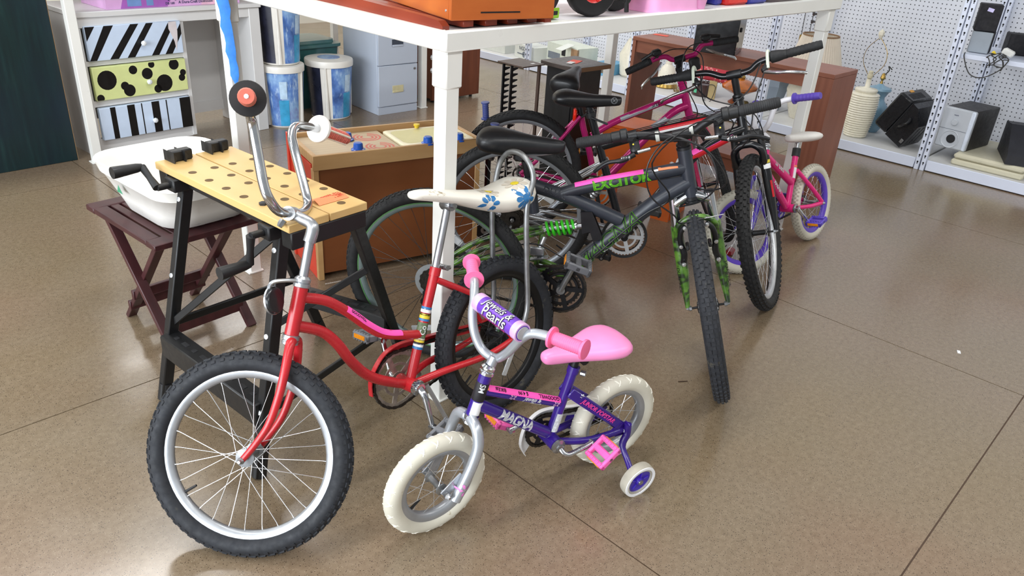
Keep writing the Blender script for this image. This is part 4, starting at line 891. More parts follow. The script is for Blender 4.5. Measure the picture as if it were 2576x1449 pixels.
def crank(b, bb, end, y0, y1, m=CHR, bent=0):
    p0 = V((bb[0], y0, bb[1])); p1 = V((end[0], y1, end[1]))
    mb = MB().tube(smooth_path([p0, p0.lerp(p1, .15)+V((0, bent, 0)), p0.lerp(p1, .55)+V((0, bent*.6, 0)), p1], 5), [.012-.004*i/15 for i in range(16)], 10)
    s_ = 1 if y0 > 0 else -1; mb.lathe([(.015, -.008), (.015, .008)], p0, AX, 14); mb.lathe([(.011, -.007), (.011, .007)], p1, AX, 12)
    return b.part('crank', mb, m)
def pedal(b, c, m, size=(.085, .075, .024), rot=0, refl=REFO, side=1, cage=False):
    l, w, h = size; M = Matrix.Translation(V((c[0], c[1]+side*w/2, c[2]))) @ Matrix.Rotation(rot, 4, 'Y')
    mb = MB()
    for s_ in (-1, 1): mb.box((s_*(l/2-.007), 0, 0), (.014, w, h), None, .004)
    for s_ in (-1, 1): mb.box((0, s_*(w/2-.006), 0), (l, .012, h*.9), None, .004)
    mb.box((0, 0, 0), (.02, w, h*.7), None, .004)
    for k in range(6):
        for s_ in (-1, 1): mb.box((s_*(l/2-.007), -w/2+.008+k*(w-.016)/5, h/2), (.008, .005, .006), None, .001); mb.box((s_*(l/2-.007), -w/2+.008+k*(w-.016)/5, -h/2), (.008, .005, .006), None, .001)
    p = b.part('pedal', mb, m, None, M)
    if refl:
        for s_ in (-1, 1): obj('reflector', MB().box((s_*(l/2+.0008), 0, 0), (.003, w*.66, h*.55), None, .001), refl, p)
    obj('spindle', MB().tube([(0, -side*(w/2+.02), 0), (0, side*w/2, 0)], .0055), BOLT, p)
    return p
def wrap_text(b, body, A, Bp, rad, out, size, m, par=None, bold=.015, shear=0, shift=0, space=1.0, name='lettering', lift=.0012, flip=False):
    """lettering wrapped on a tube from A to Bp (reading direction), centred on the side facing `out`"""
    A, Bp = V(A), V(Bp); ax = (Bp-A).normalized(); N = V(out); N = (N-ax*N.dot(ax)).normalized(); T = N.cross(ax)
    me = text_mesh(body, size, bold, shear, 'CENTER', space); bm = bmesh.new(); bm.from_mesh(me)
    ys_ = [v.co.y for v in bm.verts]; lo, hi = min(ys_), max(ys_)
    for k in range(1, 7):
        bmesh.ops.bisect_plane(bm, geom=bm.verts[:]+bm.edges[:]+bm.faces[:], plane_co=(0, lo+(hi-lo)*k/7, 0), plane_no=(0, 1, 0))
    mid = (A+Bp)/2
    for v in bm.verts:
        th = (v.co.y+shift)/rad; v.co = mid+ax*v.co.x+(rad+lift)*(math.cos(th)*N+math.sin(th)*T)
    r_ = bmesh.ops.extrude_face_region(bm, geom=bm.faces[:])
    bm.to_mesh(me); bm.free(); me.update()
    return obj(name, me, m, par or b.root)
def wrap_strip(b, path, rad, outs, half, m, par=None, lift=.001, name='price_tape', n=6, off=0):
    """thin strip lying on a (curved) tube: path points, outward direction, half angle in degrees"""
    P = [V(p) for p in path]; secs = []
    for i, p in enumerate(P):
        ax = (P[min(i+1, len(P)-1)]-P[max(i-1, 0)]).normalized(); N = V(outs); N = (N-ax*N.dot(ax)).normalized(); T = N.cross(ax)
        up = [p+(rad+lift)*(math.cos(R(t))*N+math.sin(R(t))*T) for t in [off-half+2*half*k/n for k in range(n+1)]]
        dn = [p+(rad-.002)*(math.cos(R(t))*N+math.sin(R(t))*T) for t in [off-half+2*half*k/n for k in range(n+1)]]
        secs.append(up+dn[::-1])
    return obj(name, MB().loft(secs), m, par or b.root)
def decal(surface, polys, frm, direc, m, par, name, lift=.0012):
    """flat print laid on a curved surface: polygons given as 3D points, dropped along direc on the mesh"""
    me = surface.data; bvh = BVHTree.FromPolygons([v.co for v in me.vertices], [p.vertices for p in me.polygons]); vs = []; fs = []
    for P in polys:
        o = len(vs); ok = True; q = []
        c = sum((V(p) for p in P), V((0, 0, 0)))/len(P)
        for p in [c]+[V(x) for x in P]+[c.lerp(V(x), .5) for x in P]:
            h, n, i, dd = bvh.ray_cast(p-V(direc)*.3, V(direc))
            if h is None: ok = False; break
            q.append(h-V(direc)*lift)
        if not ok: continue
        n = len(P); vs += q
        for i in range(n): j = (i+1) % n; fs += [(o, o+1+n+i, o+1+n+j), (o+1+n+i, o+1+i, o+1+j, o+1+n+j)]
    if not vs: return None
    return obj(name, MB().add(vs, fs), m, par)
def petals(c, r, n, u, w, ln=1.0, a0=0):
    out = []
    for k in range(n):
        a = a0+2*math.pi*k/n; ca, sa = math.cos(a), math.sin(a); P = []
        for q in range(10):
            t = 2*math.pi*q/10; x = r*.62+r*.38*math.cos(t); y = r*.2*math.sin(t)*(1+.4*math.cos(t))
            P.append(V(c)+V(u)*(x*ca-y*sa)+V(w)*(x*sa+y*ca))
        out.append(P)
    return out
def disc(c, r, u, w, n=12): return [V(c)+V(u)*r*math.cos(2*math.pi*k/n)+V(w)*r*math.sin(2*math.pi*k/n) for k in range(n)]
def headset(b, HT, HB, r, m):
    HT, HB = V(HT), V(HB); d = (HT-HB).normalized()
    b.part('headset', MB().lathe([(r*.9, -.002), (r*1.12, .0), (r*1.12, .008), (r*.95, .01), (r*1.08, .013), (r*1.08, .02), (r*.75, .026)], HT, d, 22), m)
    b.part('headset', MB().lathe([(r*.9, .002), (r*1.12, 0), (r*1.15, -.01), (r*.95, -.012), (r*1.1, -.016), (r*1.1, -.022), (r*.8, -.024)], HB, d, 22), m)
def cable(b, pts, r=.0026, m=None): return b.part('cable', MB().tube(smooth_path(pts, 6), r, 6), m or CABLE)

# ================================================================== 1 red banana-seat bicycle
RED = mat('red_enamel', '#b32028', .28, var=.12, scale=12, spec=.55, dirt='#d9c9c0', dscale=55, damt=.74)
b = Bike('banana_seat_bicycle', 'red banana-seat bicycle with high-rise chrome handlebars', (1.525, 1.415, 182, -8.9), (.585, 1.389, 130.4, -23.6), .259)
wheel(b.root, Matrix.Translation((0, 0, .259)), .259, .0265, RIMB, RUBG, 28, kh=.0025, kp=.026, hubm=BLKA, spm=mat('spoke_dark', '#4a4a4a', .4, .7), rims=.02)
fw = wheel(b.root, b.W, .259, .027, RIMS, RUB, 28, kh=.001, kp=.025, rimw=.012, rims=.017, hubr=.023, hubw=.034, hubm=mat('hub_dull', '#7b7d7f', .4, .7, var=.2, scale=60))
HT, HB = b.w((-.0994, 0, .4269)), b.w((-.083, 0, .3059)); BBp = (.3765, .246)
top = [HT.lerp(HB, .22)]+[V(p) for p in F2([(.6043, .5801), (.5511, .5349), (.4924, .4717), (.4527, .4352), (.388, .4037), (.3118, .3779)])]
dwn = [HT.lerp(HB, .8)]+[V(p) for p in F2([(.6316, .5062), (.5897, .4557), (.5578, .3952), (.5225, .3439), (.4829, .3071), (.4185, .2666), BBp])]
cs = lambda s_: [(.37, s_*.016, .248), (.27, s_*.042, .256), (.13, s_*.055, .246), (.05, s_*.06, .251), (-.004, s_*.062, .261)]
ss = lambda s_: [(.24, s_*.012, .525), (.15, s_*.035, .465), (.08, s_*.05, .41), (0, s_*.062, .268)]
mb = tubes(([HT, HB], .0175), (top, .0135), (dwn, .0145), ([(.3756, 0, .235), (.2332, 0, .5528)], .0145), (cs(1), (.0115, .0085)), (cs(-1), (.0115, .0085)), (ss(1), (.009, .008)), (ss(-1), (.009, .008)))
mb.tube([(BBp[0], -.036, BBp[1]), (BBp[0], .036, BBp[1])], .021, 16); mb.lathe([(.0165, 0), (.0165, .024)], (.2405, 0, .536), (-.1324, 0, .2984), 16)
b.part('frame', mb, RED)
b.part('seat_clamp', MB().tube([(.215, .014, .555), (.19, .014, .548)], .006).lathe([(.008, -.022), (.008, .022)], (.205, 0, .552), AX, 10), BOLT)
headset(b, HT, HB, .0185, ALU)
fl = [(-.088, .006, .292), (-.091, .03, .284), (-.087, .045, .218), (-.078, .05, .16), (-.058, .05, .091), (-.028, .05, .039), (-.002, .054, .002)]
mb = MB()
for s_ in (1, -1): mb.tube(smooth_path(b.ws([(x, s_*y, z) for x, y, z in fl]), 5), [.0125-.0045*i/30 for i in range(31)], 12)
b.part('fork', mb, RED)
st = b.w((-.116, 0, .572)); cl = b.w((-.062, 0, .602))
b.part('stem', MB().tube([HT+(HT-HB).normalized()*.02, st], .0112, 14).tube(smooth_path([st-(HT-HB).normalized()*.035, st+(HT-HB).normalized()*.004, st.lerp(cl, .5)+V((0, 0, .006)), cl], 5), [.0155]*6+[.014]*5+[.013]*5, 14).tube([cl-b.W.to_3x3() @ V((0, .022, 0)), cl+b.W.to_3x3() @ V((0, .022, 0))], .0175, 16), ALU)
b.part('clamp_bolt', MB().lathe([(.009, 0), (.009, .012), (.006, .02), (0, .02)], b.w((-.045, .0, .585)), b.W.to_3x3() @ V((.5, .2, -1)), 6), BOLT)
LB = [(-.062, 0, .602), (-.055, .07, .605), (-.047, .115, .631), (-.036, .125, .663), (-.021, .13, .728), (-.01, .14, .785), (-.011, .165, .811), (-.035, .24, .831), (-.05, .28, .828)]
RB_ = [(-.062, 0, .602), (-.068, -.07, .609), (-.065, -.115, .632), (-.05, -.125, .674), (-.017, -.13, .767), (-.003, -.14, .808), (-.006, -.165, .834), (-.038, -.23, .841), (-.05, -.27, .84)]
b.part('handlebar', MB().tube(smooth_path(b.ws(LB[::-1]+RB_[1:]), 6), .0118, 14), CHR)
ORR = mat('grip_coral', '#cf6a58', .55, var=.08); GCR = mat('grip_red_cream', '#c9675a', .55, var=.35, scale=160)
g1 = grip(b, b.w((-.035, .24, .831)), b.w((-.08, .36, .816)), .0165, ORR, 0, 10); g2 = grip(b, b.w((-.042, -.237, .841)), b.w((-.088, -.36, .834)), .0165, GCR, 0, 14)
for g_, p0, p1, mt in ((g1, (-.035, .24, .831), (-.08, .36, .816), mat('flange_black', '#141315', .5)), (g2, (-.042, -.237, .841), (-.088, -.36, .834), mat('flange_white', '#dedbd6', .4, var=.05))):
    d = (b.w(p1)-b.w(p0)).normalized(); obj('flange', MB().lathe([(.012, -.004), (.037, -.003), (.038, .002), (.037, .006), (.017, .008)], b.w(p0), d, 30), mt, g_)
for k in range(4):
    a = k*math.pi/2+.6; p0, p1 = b.w((-.046, -.25, .841)), b.w((-.086, -.352, .834)); d = (p1-p0).normalized(); n = d.orthogonal(); n.normalize(); q = d.cross(n); o_ = (math.cos(a)*n+math.sin(a)*q)*.0172
    obj('cream_strip', MB().tube([p0+o_, p1+o_], .0035, 6), mat('cream_rubber', '#e6d9c8', .55), g2)
obj('end_hole', MB().lathe([(.005, 0), (.004, .0015), (0, .0015)], b.w((-.0802, .3605, .816)), b.W.to_3x3() @ V((-.045, .12, -.015)), 8), WHITE, g1)
A = HT+(HT-HB).normalized()*.014
b.part('lamp_bracket', MB().tube(smooth_path([A, b.w((-.075, .04, .442)), b.w((-.05, .06, .436)), b.w((-.042, .062, .42)), b.w((-.046, .062, .392))], 4), .005, 8), ALU)
b.part('disc_reflector', MB().lathe([(.033, 0), (.033, .007), (.03, .011), (0, .012)], b.w((-.049, .05, .392)), b.W.to_3x3() @ V((-.95, .25, .15)), 26), mat('disc_black', '#1c1e22', .25, var=.1)); b.part('disc_rim', MB().lathe([(.0345, -.002), (.0345, .003), (.03, .003), (.03, -.002)], b.w((-.049, .05, .392)), b.W.to_3x3() @ V((-.95, .25, .15)), 26, True), ALU)
# seat, post, sissy bar
b.part('seat_post', MB().tube([(.243, 0, .53), (.164, 0, .728)], .0108, 14), ALU); b.part('seat_clamp', MB().lathe([(.016, -.02), (.018, -.016), (.018, .016), (.016, .02)], (.164, 0, .728), AX, 16).lathe([(.009, .02), (.009, .03)], (.164, 0, .728), AX, 6), BOLT)
SEATW = mat('seat_vinyl_white', '#e6e2d6', .4, var=.04, scale=12, dirt='#a89c84', dscale=11, damt=.66)
seat = b.part('banana_seat', MB().loft(saddle_secs([(.295, .008, .783, .775), (.285, .024, .792, .768), (.23, .036, .786, .752), (.15, .05, .766, .726), (.06, .066, .746, .69), (-.02, .08, .734, .662), (-.09, .086, .742, .655), (-.132, .075, .748, .665), (-.15, .036, .738, .69)])), SEATW, angle=80)
u_, w_ = (1, 0, 0), (0, 0, 1); dr = (0, -1, 0)
WPET = mat('petal_pale', '#cfc6b6', .4)
for c, r, mt, cm, nn in (((.06, .1, .712), .034, DBLUE, mat('petal_ctr', '#e8e4da', .4), 8), ((-.075, .1, .705), .038, DBLUE, DBLUE, 9)):
    decal(seat, petals(c, r, nn, u_, w_), None, dr, mt, seat, 'printed_petals'); decal(seat, [disc(c, r*.33, u_, w_)], None, dr, cm, seat, 'printed_centre', .0018)
for c, r, nn in (((-.085, .03, .9), .04, 8), ((.03, .03, .9), .034, 7)):
    decal(seat, petals(c, r, nn, (1, 0, 0), (0, 1, 0)), None, (0, 0, -1), WPET, seat, 'printed_petals'); decal(seat, [disc(c, r*.33, (1, 0, 0), (0, 1, 0))], None, (0, 0, -1), YEL, seat, 'printed_centre', .0018)
sb = [(-.005, .074, .262), (-.062, .076, .34), (-.072, .076, .50), (-.085, .076, .67), (-.118, .077, .745), (-.122, .066, .79), (-.125, .035, .818), (-.128, 0, .826), (-.132, -.035, .818), (-.132, -.066, .79), (-.12, -.077, .745), (-.09, -.076, .65), (-.078, -.076, .50), (-.066, -.076, .34), (-.01, -.074, .262)]
b.part('sissy_bar', MB().tube(smooth_path(sb, 5), .0088, 10), ALUD)
# drive train
cr_ = chainring(b, (BBp[0], -.046, BBp[1]), .086, mat('ring_rusty', '#a8a098', .35, .7, var=.35, scale=40), 38, hole=.6)
chain(b, BBp, .087, (0, .259), .032, -.046); b.part('sprocket', MB().ring(circ(.034, 48), circ(.01, 48), -.002, .002, Matrix.Translation((0, -.046, .259)) @ Matrix.Rotation(R(90), 4, 'X')), CHAIN, smooth=False)
crank(b, BBp, (.372, .131), .05, .085, CHR, .012); crank(b, BBp, (.378, .361), -.06, -.095, CHR, -.01); b.part('bottom_bracket', MB().lathe([(.02, .036), (.023, .038), (.023, .046), (.012, .05)], (BBp[0], 0, BBp[1]), AX, 18), CHR)
PGR = mat('pedal_grey', '#74767a', .5, var=.15); pedal(b, (.372, .1, .131), PGR, rot=.3); pedal(b, (.378, -.11, .361), PGR, rot=-.2, side=-1)
gp = [(.476, .232), (.472, .275), (.45, .312), (.41, .343), (.358, .352), (.29, .343), (.17, .325), (.05, .305), (-.05, .30)]
secs = []
for p in smooth_path(F2(gp, -.056), 4):
    c0 = V((BBp[0], -.056, BBp[1])); o_ = V((p.x-c0.x, 0, p.z-c0.z)).normalized() if p.x > .36 else V((-.05, 0, 1)).normalized()
    secs.append([p, p+V((0, .016, 0)), p+V((0, .016, 0))-o_*.003, p-o_*.003+V((0, .002, 0)), p-o_*.03+V((0, .002, 0)), p-o_*.03])
b.part('chain_guard', MB().loft(secs), RED, smooth=False)
# decals
sa, sb_ = V((.3756, 0, .235)), V((.2332, 0, .5528))
for q, mt, l in ((.66, DBLUE, .008), (.635, WHITE, .012), (.61, INKB, .006), (.585, YEL, .014), (.565, DBLUE, .006), (.40, WHITE, .006), (.385, YEL, .010), (.365, INKB, .006), (.345, WHITE, .010), (.325, DBLUE, .008)):
    p = sa.lerp(sb_, q); d = (sb_-sa).normalized(); b.part('decal_band', MB().lathe([(.0146, 0), (.0151, .0005), (.0151, l), (.0146, l+.0005)], p, d, 20), mt)
p = sa.lerp(sb_, .42); b.part('decal_badge', MB().lathe([(.0146, 0), (.0151, .001), (.0151, .045), (.0146, .046)], p, (sb_-sa).normalized(), 20), mat('badge_green', '#5c6b4e', .5, var=.5, scale=90)); wrap_text(b, 'Co', sa.lerp(sb_, .36), sa.lerp(sb_, .62), .0153, (.5, 1, 0), .022, WHITE)
tp_ = [(.553, 0, .5365), (.52, 0, .502), (.4924, 0, .4717), (.4527, 0, .4352), (.42, 0, .416), (.385, 0, .4032)]
wrap_strip(b, smooth_path(tp_, 4), .0135, (.25, .75, 1), 42, HOT, lift=.0012); wrap_text(b, 'GOODWILL', (.548, 0, .5315), (.50, 0, .48), .0135, (.25, .75, 1), .011, INKB, bold=.02, lift=.0018)
b.part('kickstand', MB().tube(smooth_path([(.335, .03, .235), (.30, .06, .12), (.27, .085, .02)], 4), .007, 8), ALU)
b.part('wheel_reflector', MB().box((0, 0, 0), (.085, .006, .022), Matrix.Translation((-.02, .02, .155)) @ Matrix.Rotation(R(55), 4, 'Y'), .004), REFW)

# ================================================================== 2 purple training-wheel bicycle
PUR = mat('purple_enamel', '#321a7c', .22, var=.08, scale=10, spec=.6); SILP = mat('silver_enamel', '#aeb3ba', .3, .55, var=.04); PINKR = mat('pink_rubber', '#f06a9a', .5, var=.05, bump=.2, bscale=150); PINKS = mat('pink_saddle', '#ef8fc4', .36, var=.04, spec=.5); PINKP = mat('pink_plastic', '#ee62ae', .35, var=.05)
b = Bike('training_wheel_bicycle', 'small purple child bicycle with pink saddle, ivory tyres and training wheels', (1.574, 1.015, 166.4, 1.3), (1.005, 1.152, 171.8, 1.5), .15)
RUBR = mat('tread_ivory', '#e6e3d6', .55, var=.03)
for M_ in (Matrix.Translation((0, 0, .15)), b.W): wheel(b.root, M_, .15, .0235, RIMS, RUBW, 16, tread='swirl', rimw=.016, rims=.018, hubr=.016, hubw=.03, side=RUBR)
HT, HB = b.w((-.139, 0, .292)), b.w((-.103, 0, .178)); BBp = (.2254, .162)
mb = tubes(([HT, HB], .0165), ([HT.lerp(HB, .38), (.2113, 0, .283)], .0135), ([HT.lerp(HB, .72), (.2424, 0, .19)], .0165), ([(.2304, 0, .168), (.1747, 0, .384)], .0145))
mb.tube([(BBp[0], -.034, BBp[1]), (BBp[0], .034, BBp[1])], .021, 16)
for s_ in (1, -1):
    mb.bar((.192, s_*.02, .322), (.012, s_*.05, .165), .03, .008, (0, 1, 0), .003); mb.tube(smooth_path([(.22, s_*.018, .163), (.13, s_*.042, .15), (.06, s_*.05, .15), (.0, s_*.05, .15)], 4), .0105, 10)
    mb.prism([(-.022, -.02), (.03, -.016), (.045, .01), (.02, .03), (-.012, .022)], -.003, .003, Matrix.Translation((0, s_*.05, .15)) @ Matrix.Rotation(R(90), 4, 'X'))
mb.lathe([(.017, 0), (.017, .02)], (.1778, 0, .372), (-.0557, 0, .216), 16)
b.part('frame', mb, PUR); headset(b, HT, HB, .0175, CHR)
fL = [(-.093, .008, .176), (-.09, .04, .165), (-.086, .057, .125), (-.07, .06, .075), (-.045, .06, .02), (-.022, .06, -.022)]
mb = MB()
for s_ in (1, -1): mb.tube(smooth_path(b.ws([(x, s_*y, z) for x, y, z in fL]), 5), .0145, 14); mb.bar(b.w((-.05, s_*.048, .04)), b.w((.006, s_*.045, -.004)), .026, .004, (0, 1, 0), .001)
b.part('fork', mb, SILP)
cl = b.w((-.162, 0, .335)); b.part('stem', MB().tube(smooth_path([HT+(HT-HB).normalized()*.02, HT.lerp(cl, .5), cl], 4), [.0125]*4+[.0135]*5, 14), SILP)
pL = [(-.165, 0, .331), (-.168, .03, .347), (-.168, .055, .378), (-.167, .076, .41), (-.176, .1, .445), (-.2, .15, .462), (-.215, .18, .465)]
pR = [(-.152, -.03, .335), (-.145, -.052, .356), (-.143, -.07, .386), (-.15, -.088, .418), (-.165, -.105, .45), (-.195, -.15, .473), (-.21, -.175, .475)]
pL = [(-.166, 0, .329), (-.17, .03, .356), (-.173, .055, .391), (-.178, .08, .429), (-.189, .105, .451), (-.207, .15, .459), (-.215, .175, .461)]
b.part('handlebar', MB().tube(smooth_path(b.ws(pL[::-1]+pR), 6), .0118, 14), SILP)
grip(b, b.w((-.206, .148, .459)), b.w((-.235, .236, .463)), .0155, PINKR, .026, 14, endr=.024); grip(b, b.w((-.193, -.148, .473)), b.w((-.245, -.236, .476)), .0155, PINKR, .026, 8, endr=.024)
# crossbar pad with print
pa, pb = b.w((-.168, -.088, .448)), b.w((-.17, .088, .448)); PVI = mat('pad_purple', '#6a3fae', .25, var=.2, scale=14); PLL = mat('pad_lilac', '#cfa6cf', .35, var=.15, scale=40)
pad = b.part('bar_pad', MB().lathe([(.02, 0), (.0235, .003), (.0235, .173), (.02, .176)], pa, pb-pa, 24), PVI); obj('pad_core', MB().lathe([(.017, -.002), (.017, .178)], pa, pb-pa, 16), mat('foam_grey', '#a6a6a8', .8), pad)
for q0, q1 in ((.0, .13), (.88, 1.0)): obj('pad_end', MB().lathe([(.0237, 0), (.0242, .001), (.0242, .175*(q1-q0)-.001), (.0237, .175*(q1-q0))], pa.lerp(pb, q0), pb-pa, 24), PLL, pad)
back = b.W.to_3x3() @ V((.7, .0, .7))
wrap_text(b, 'Jewels &', pa, pb, .0237, back, .03, INKB, pad, .04, .25, .012, lift=.0012); wrap_text(b, 'Jewels &', pa, pb, .0237, back, .03, WHITE, pad, .012, .25, .012, lift=.0018)
wrap_text(b, 'Pearls', pa, pb, .0237, back, .038, INKB, pad, .04, .25, -.012, lift=.0012); wrap_text(b, 'Pearls', pa, pb, .0237, back, .038, WHITE, pad, .012, .25, -.012, lift=.0018); wrap_text(b, 'JUNIOR POPSTAR', pa, pb, .0237, back, .012, mat('print_magenta', '#d93a92', .4), pad, .02, .2, -.03, lift=.0014)
# saddle
b.part('seat_post', MB().tube([(.183, 0, .36), (.166, 0, .425)], .0115, 12), BLKA); b.part('seat_clamp', MB().lathe([(.014, -.022), (.014, .022)], (.155, 0, .415), AX, 10), BLKA); b.part('clamp_bolt', MB().lathe([(.008, 0), (.008, .014), (0, .016)], (.158, .012, .372), (-.6, .8, 0), 8), BOLT)
b.part('saddle', MB().loft(saddle_secs([(.285, .006, .452, .443), (.277, .017, .461, .43), (.25, .024, .464, .424), (.2, .034, .462, .42), (.14, .056, .465, .415), (.09, .073, .468, .412), (.05, .074, .465, .412), (.022, .055, .454, .42), (.012, .02, .445, .43)])), PINKS, angle=80)
# drive
chainring(b, (BBp[0], -.04, BBp[1]), .052, BLKA, 28); chain(b, BBp, .052, (0, .15), .028, -.04)
GW = mat('guard_white', '#dcdcdc', .35, var=.03); secs = []
for p in smooth_path(F2([(.275, .085), (.295, .13), (.285, .19), (.25, .225), (.2, .228), (.1, .205), (.0, .195)], -.052), 4):
    c0 = V((BBp[0], -.052, BBp[1])); o_ = V((p.x-c0.x, 0, p.z-c0.z)).normalized() if p.x > .22 else V((0, 0, 1)); secs.append([p, p+V((0, .012, 0)), p+V((0, .012, 0))-o_*.002, p-o_*.002+V((0, .002, 0)), p-o_*.036+V((0, .002, 0)), p-o_*.036])
b.part('chain_guard', MB().loft(secs), GW, smooth=False)
b.part('bottom_bracket', MB().lathe([(.016, .034), (.0215, .036), (.0215, .042), (.012, .046), (.012, .052), (0, .052)], (BBp[0], 0, BBp[1]), AX, 16), BOLT)
b.part('crank', MB().tube(smooth_path([(BBp[0], .045, BBp[1]), (.218, .06, .15), (.2, .068, .148), (.15, .075, .165), (.135, .075, .17)], 5), .0072, 10), CHR); b.part('crank', MB().tube(smooth_path([(BBp[0], -.055, BBp[1]), (.232, -.07, .172), (.26, -.075, .176), (.31, -.08, .163)], 5), .0072, 10), CHR)
pedal(b, (.135, .085, .17), PINKP, (.075, .075, .022), R(38)); pedal(b, (.312, -.09, .163), PINKP, (.075, .075, .022), R(-30), side=-1)
# training wheels
for s_ in (1, -1):
    br = b.part('training_arm', MB().tube(smooth_path([(-.004, s_*.062, .175), (-.004, s_*.064, .14), (.012, s_*.07, .11), (.014, s_*.1, .08), (.02, s_*.135, .056)], 5), [.011]*11+[.009]*10, 10).bar((-.004, s_*.06, .18), (-.004, s_*.06, .13), .005, .022, (0, 1, 0), .002), PUR)
    M = Matrix.Translation((.02, s_*.16, .0555)) @ Matrix.Rotation(R(-4*s_), 4, 'X') @ Matrix.Scale(1.08, 4)
    tw = b.part('training_wheel', MB().lathe([(.036, -.012), (.049, -.012), (.0505, -.006), (.0505, .006), (.049, .012), (.036, .012)], (0, 0, 0), AX, 36, True), RUBWG, None, M)
    obj('wheel_band', MB().lathe([(.041, .0115), (.049, .0118), (.0485, .014), (.0415, .014)], (0, 0, 0), (0, s_, 0), 36, True), WHITE, tw)
    d_ = obj('wheel_disc', MB().lathe([(.0415, -.006), (.0415, .0125), (.036, .007), (.012, .006), (.010, .013), (0, .013)], (0, 0, 0), (0, s_, 0), 30), mat('wheel_violet', '#3a23a4', .35, var=.06), tw)
    for k in range(5): a = k*2*math.pi/5+.4; obj('disc_rib', MB().bar((.011*math.cos(a), s_*.007, .011*math.sin(a)), (.03*math.cos(a), s_*.007, .03*math.sin(a)), .003, .006, (0, 1, 0), .001), mat('wheel_violet', '#3a23a4', .35), tw)
    obj('axle_cap', MB().lathe([(.008, .011), (.007, .016), (0, .017)], (0, 0, 0), (0, s_, 0), 10), BOLT, tw)
# decals
dA, dB = HT.lerp(HB, .72), V((.2424, 0, .19)); wrap_text(b, 'MAGNA', dA.lerp(dB, .22), dA.lerp(dB, .78), .0165, (-.15, 1, .12), .038, WHITE, bold=.03, shear=.3, space=.9)
tA, tB = HT.lerp(HB, .38), V((.2113, 0, .283)); wrap_strip(b, [tA.lerp(tB, q) for q in (.06, .3, .6, .98)], .0135, (0, .35, 1), 48, HOT, lift=.0013); wrap_strip(b, [tA.lerp(tB, q) for q in (.02, .09)], .0135, (0, .35, 1), 40, ORT, lift=.0011, name='orange_tag')
for s_, q in (('BIKE#', .2), ('$ 4.99', .48), ('GOODWILL', .82)): wrap_text(b, s_, tA.lerp(tB, q+.08), tA.lerp(tB, q-.08), .0137, (0, .5, 1), .014, INKB, bold=.015, lift=.0018)
wrap_text(b, 'Jewels &', tA.lerp(tB, .42), tA.lerp(tB, .8), .0135, (0, 1, -.1), .017, WHITE, bold=.02, shear=.25, shift=.002); wrap_text(b, 'Pearls', tA.lerp(tB, .5), tA.lerp(tB, .86), .0135, (0, 1, -.1), .017, WHITE, bold=.02, shear=.25, shift=-.012)
for q, sh in ((.36, -.3), (.93, -.6)):
    c = tA.lerp(tB, q); pp = [p for p in petals((c.x, .05, c.z-.001), .011, 6, u_, w_)]; decal(bpy.data.objects[[o for o in b.root.children if o.name.startswith('frame')][0].name], pp, None, (0, -1, 0), mat('flower_print', '#c79ac0', .4), b.root, 'printed_flower')
sA, sB = V((.192, .025, .322)), V((.012, .054, .165)); ax_ = (sB-sA).normalized(); up_ = V((0, 0, 1)); nn_ = ax_.cross(up_).normalized(); nn_ = nn_ if nn_.y > 0 else -nn_; tt_ = nn_.cross(ax_)
mid = sA.lerp(sB, .52); Mx = Matrix(((ax_.x, tt_.x, nn_.x, mid.x+nn_.x*.002), (ax_.y, tt_.y, nn_.y, mid.y+nn_.y*.002), (ax_.z, tt_.z, nn_.z, mid.z+nn_.z*.002), (0, 0, 0, 1)))
flat_text('JUNIOR POPSTAR', .019, mat('print_magenta', '#d93a92', .4), b.root, Mx, .03, .2, 'CENTER'); flat_text('*', .03, WHITE, b.root, Mx @ Matrix.Translation((-.095, .004, 0)), .03)
c = HT.lerp(HB, .45); b.part('head_badge', MB().lathe([(.0167, 0), (.0173, .001), (.0173, .05), (.0167, .051)], HB.lerp(HT, .38), HT-HB, 20), INKB); wrap_text(b, 'MS', HB.lerp(HT, .5)+b.W.to_3x3() @ V((0, 0, 0)), HB.lerp(HT, .9), .0176, b.W.to_3x3() @ V((.6, .9, 0)), .02, WHITE, bold=.01)
wrap_strip(b, [HB.lerp(HT, q) for q in (.05, .2, .36)], .0166, (.25, 1, 0), 50, WHITE, name='barcode_label')
sA, sB = V((.2304, 0, .168)), V((.1747, 0, .384)); wrap_strip(b, [sA.lerp(sB, q) for q in (.12, .25, .38)], .0146, (0, 1, .1), 42, mat('safety_label', '#c8ccd0', .5, var=.3, scale=180), name='safety_label')
me_ = [o for o in b.root.children if o.name.startswith('fork')][0]; c = b.w((-.04, .08, .012)); decal(me_, petals(c, .017, 5, b.W.to_3x3() @ V((1, 0, .2)), b.W.to_3x3() @ V((-.2, 0, 1))), None, b.W.to_3x3() @ V((0, -1, 0)), mat('fork_flower', '#c978b4', .4), b.root, 'printed_flower')
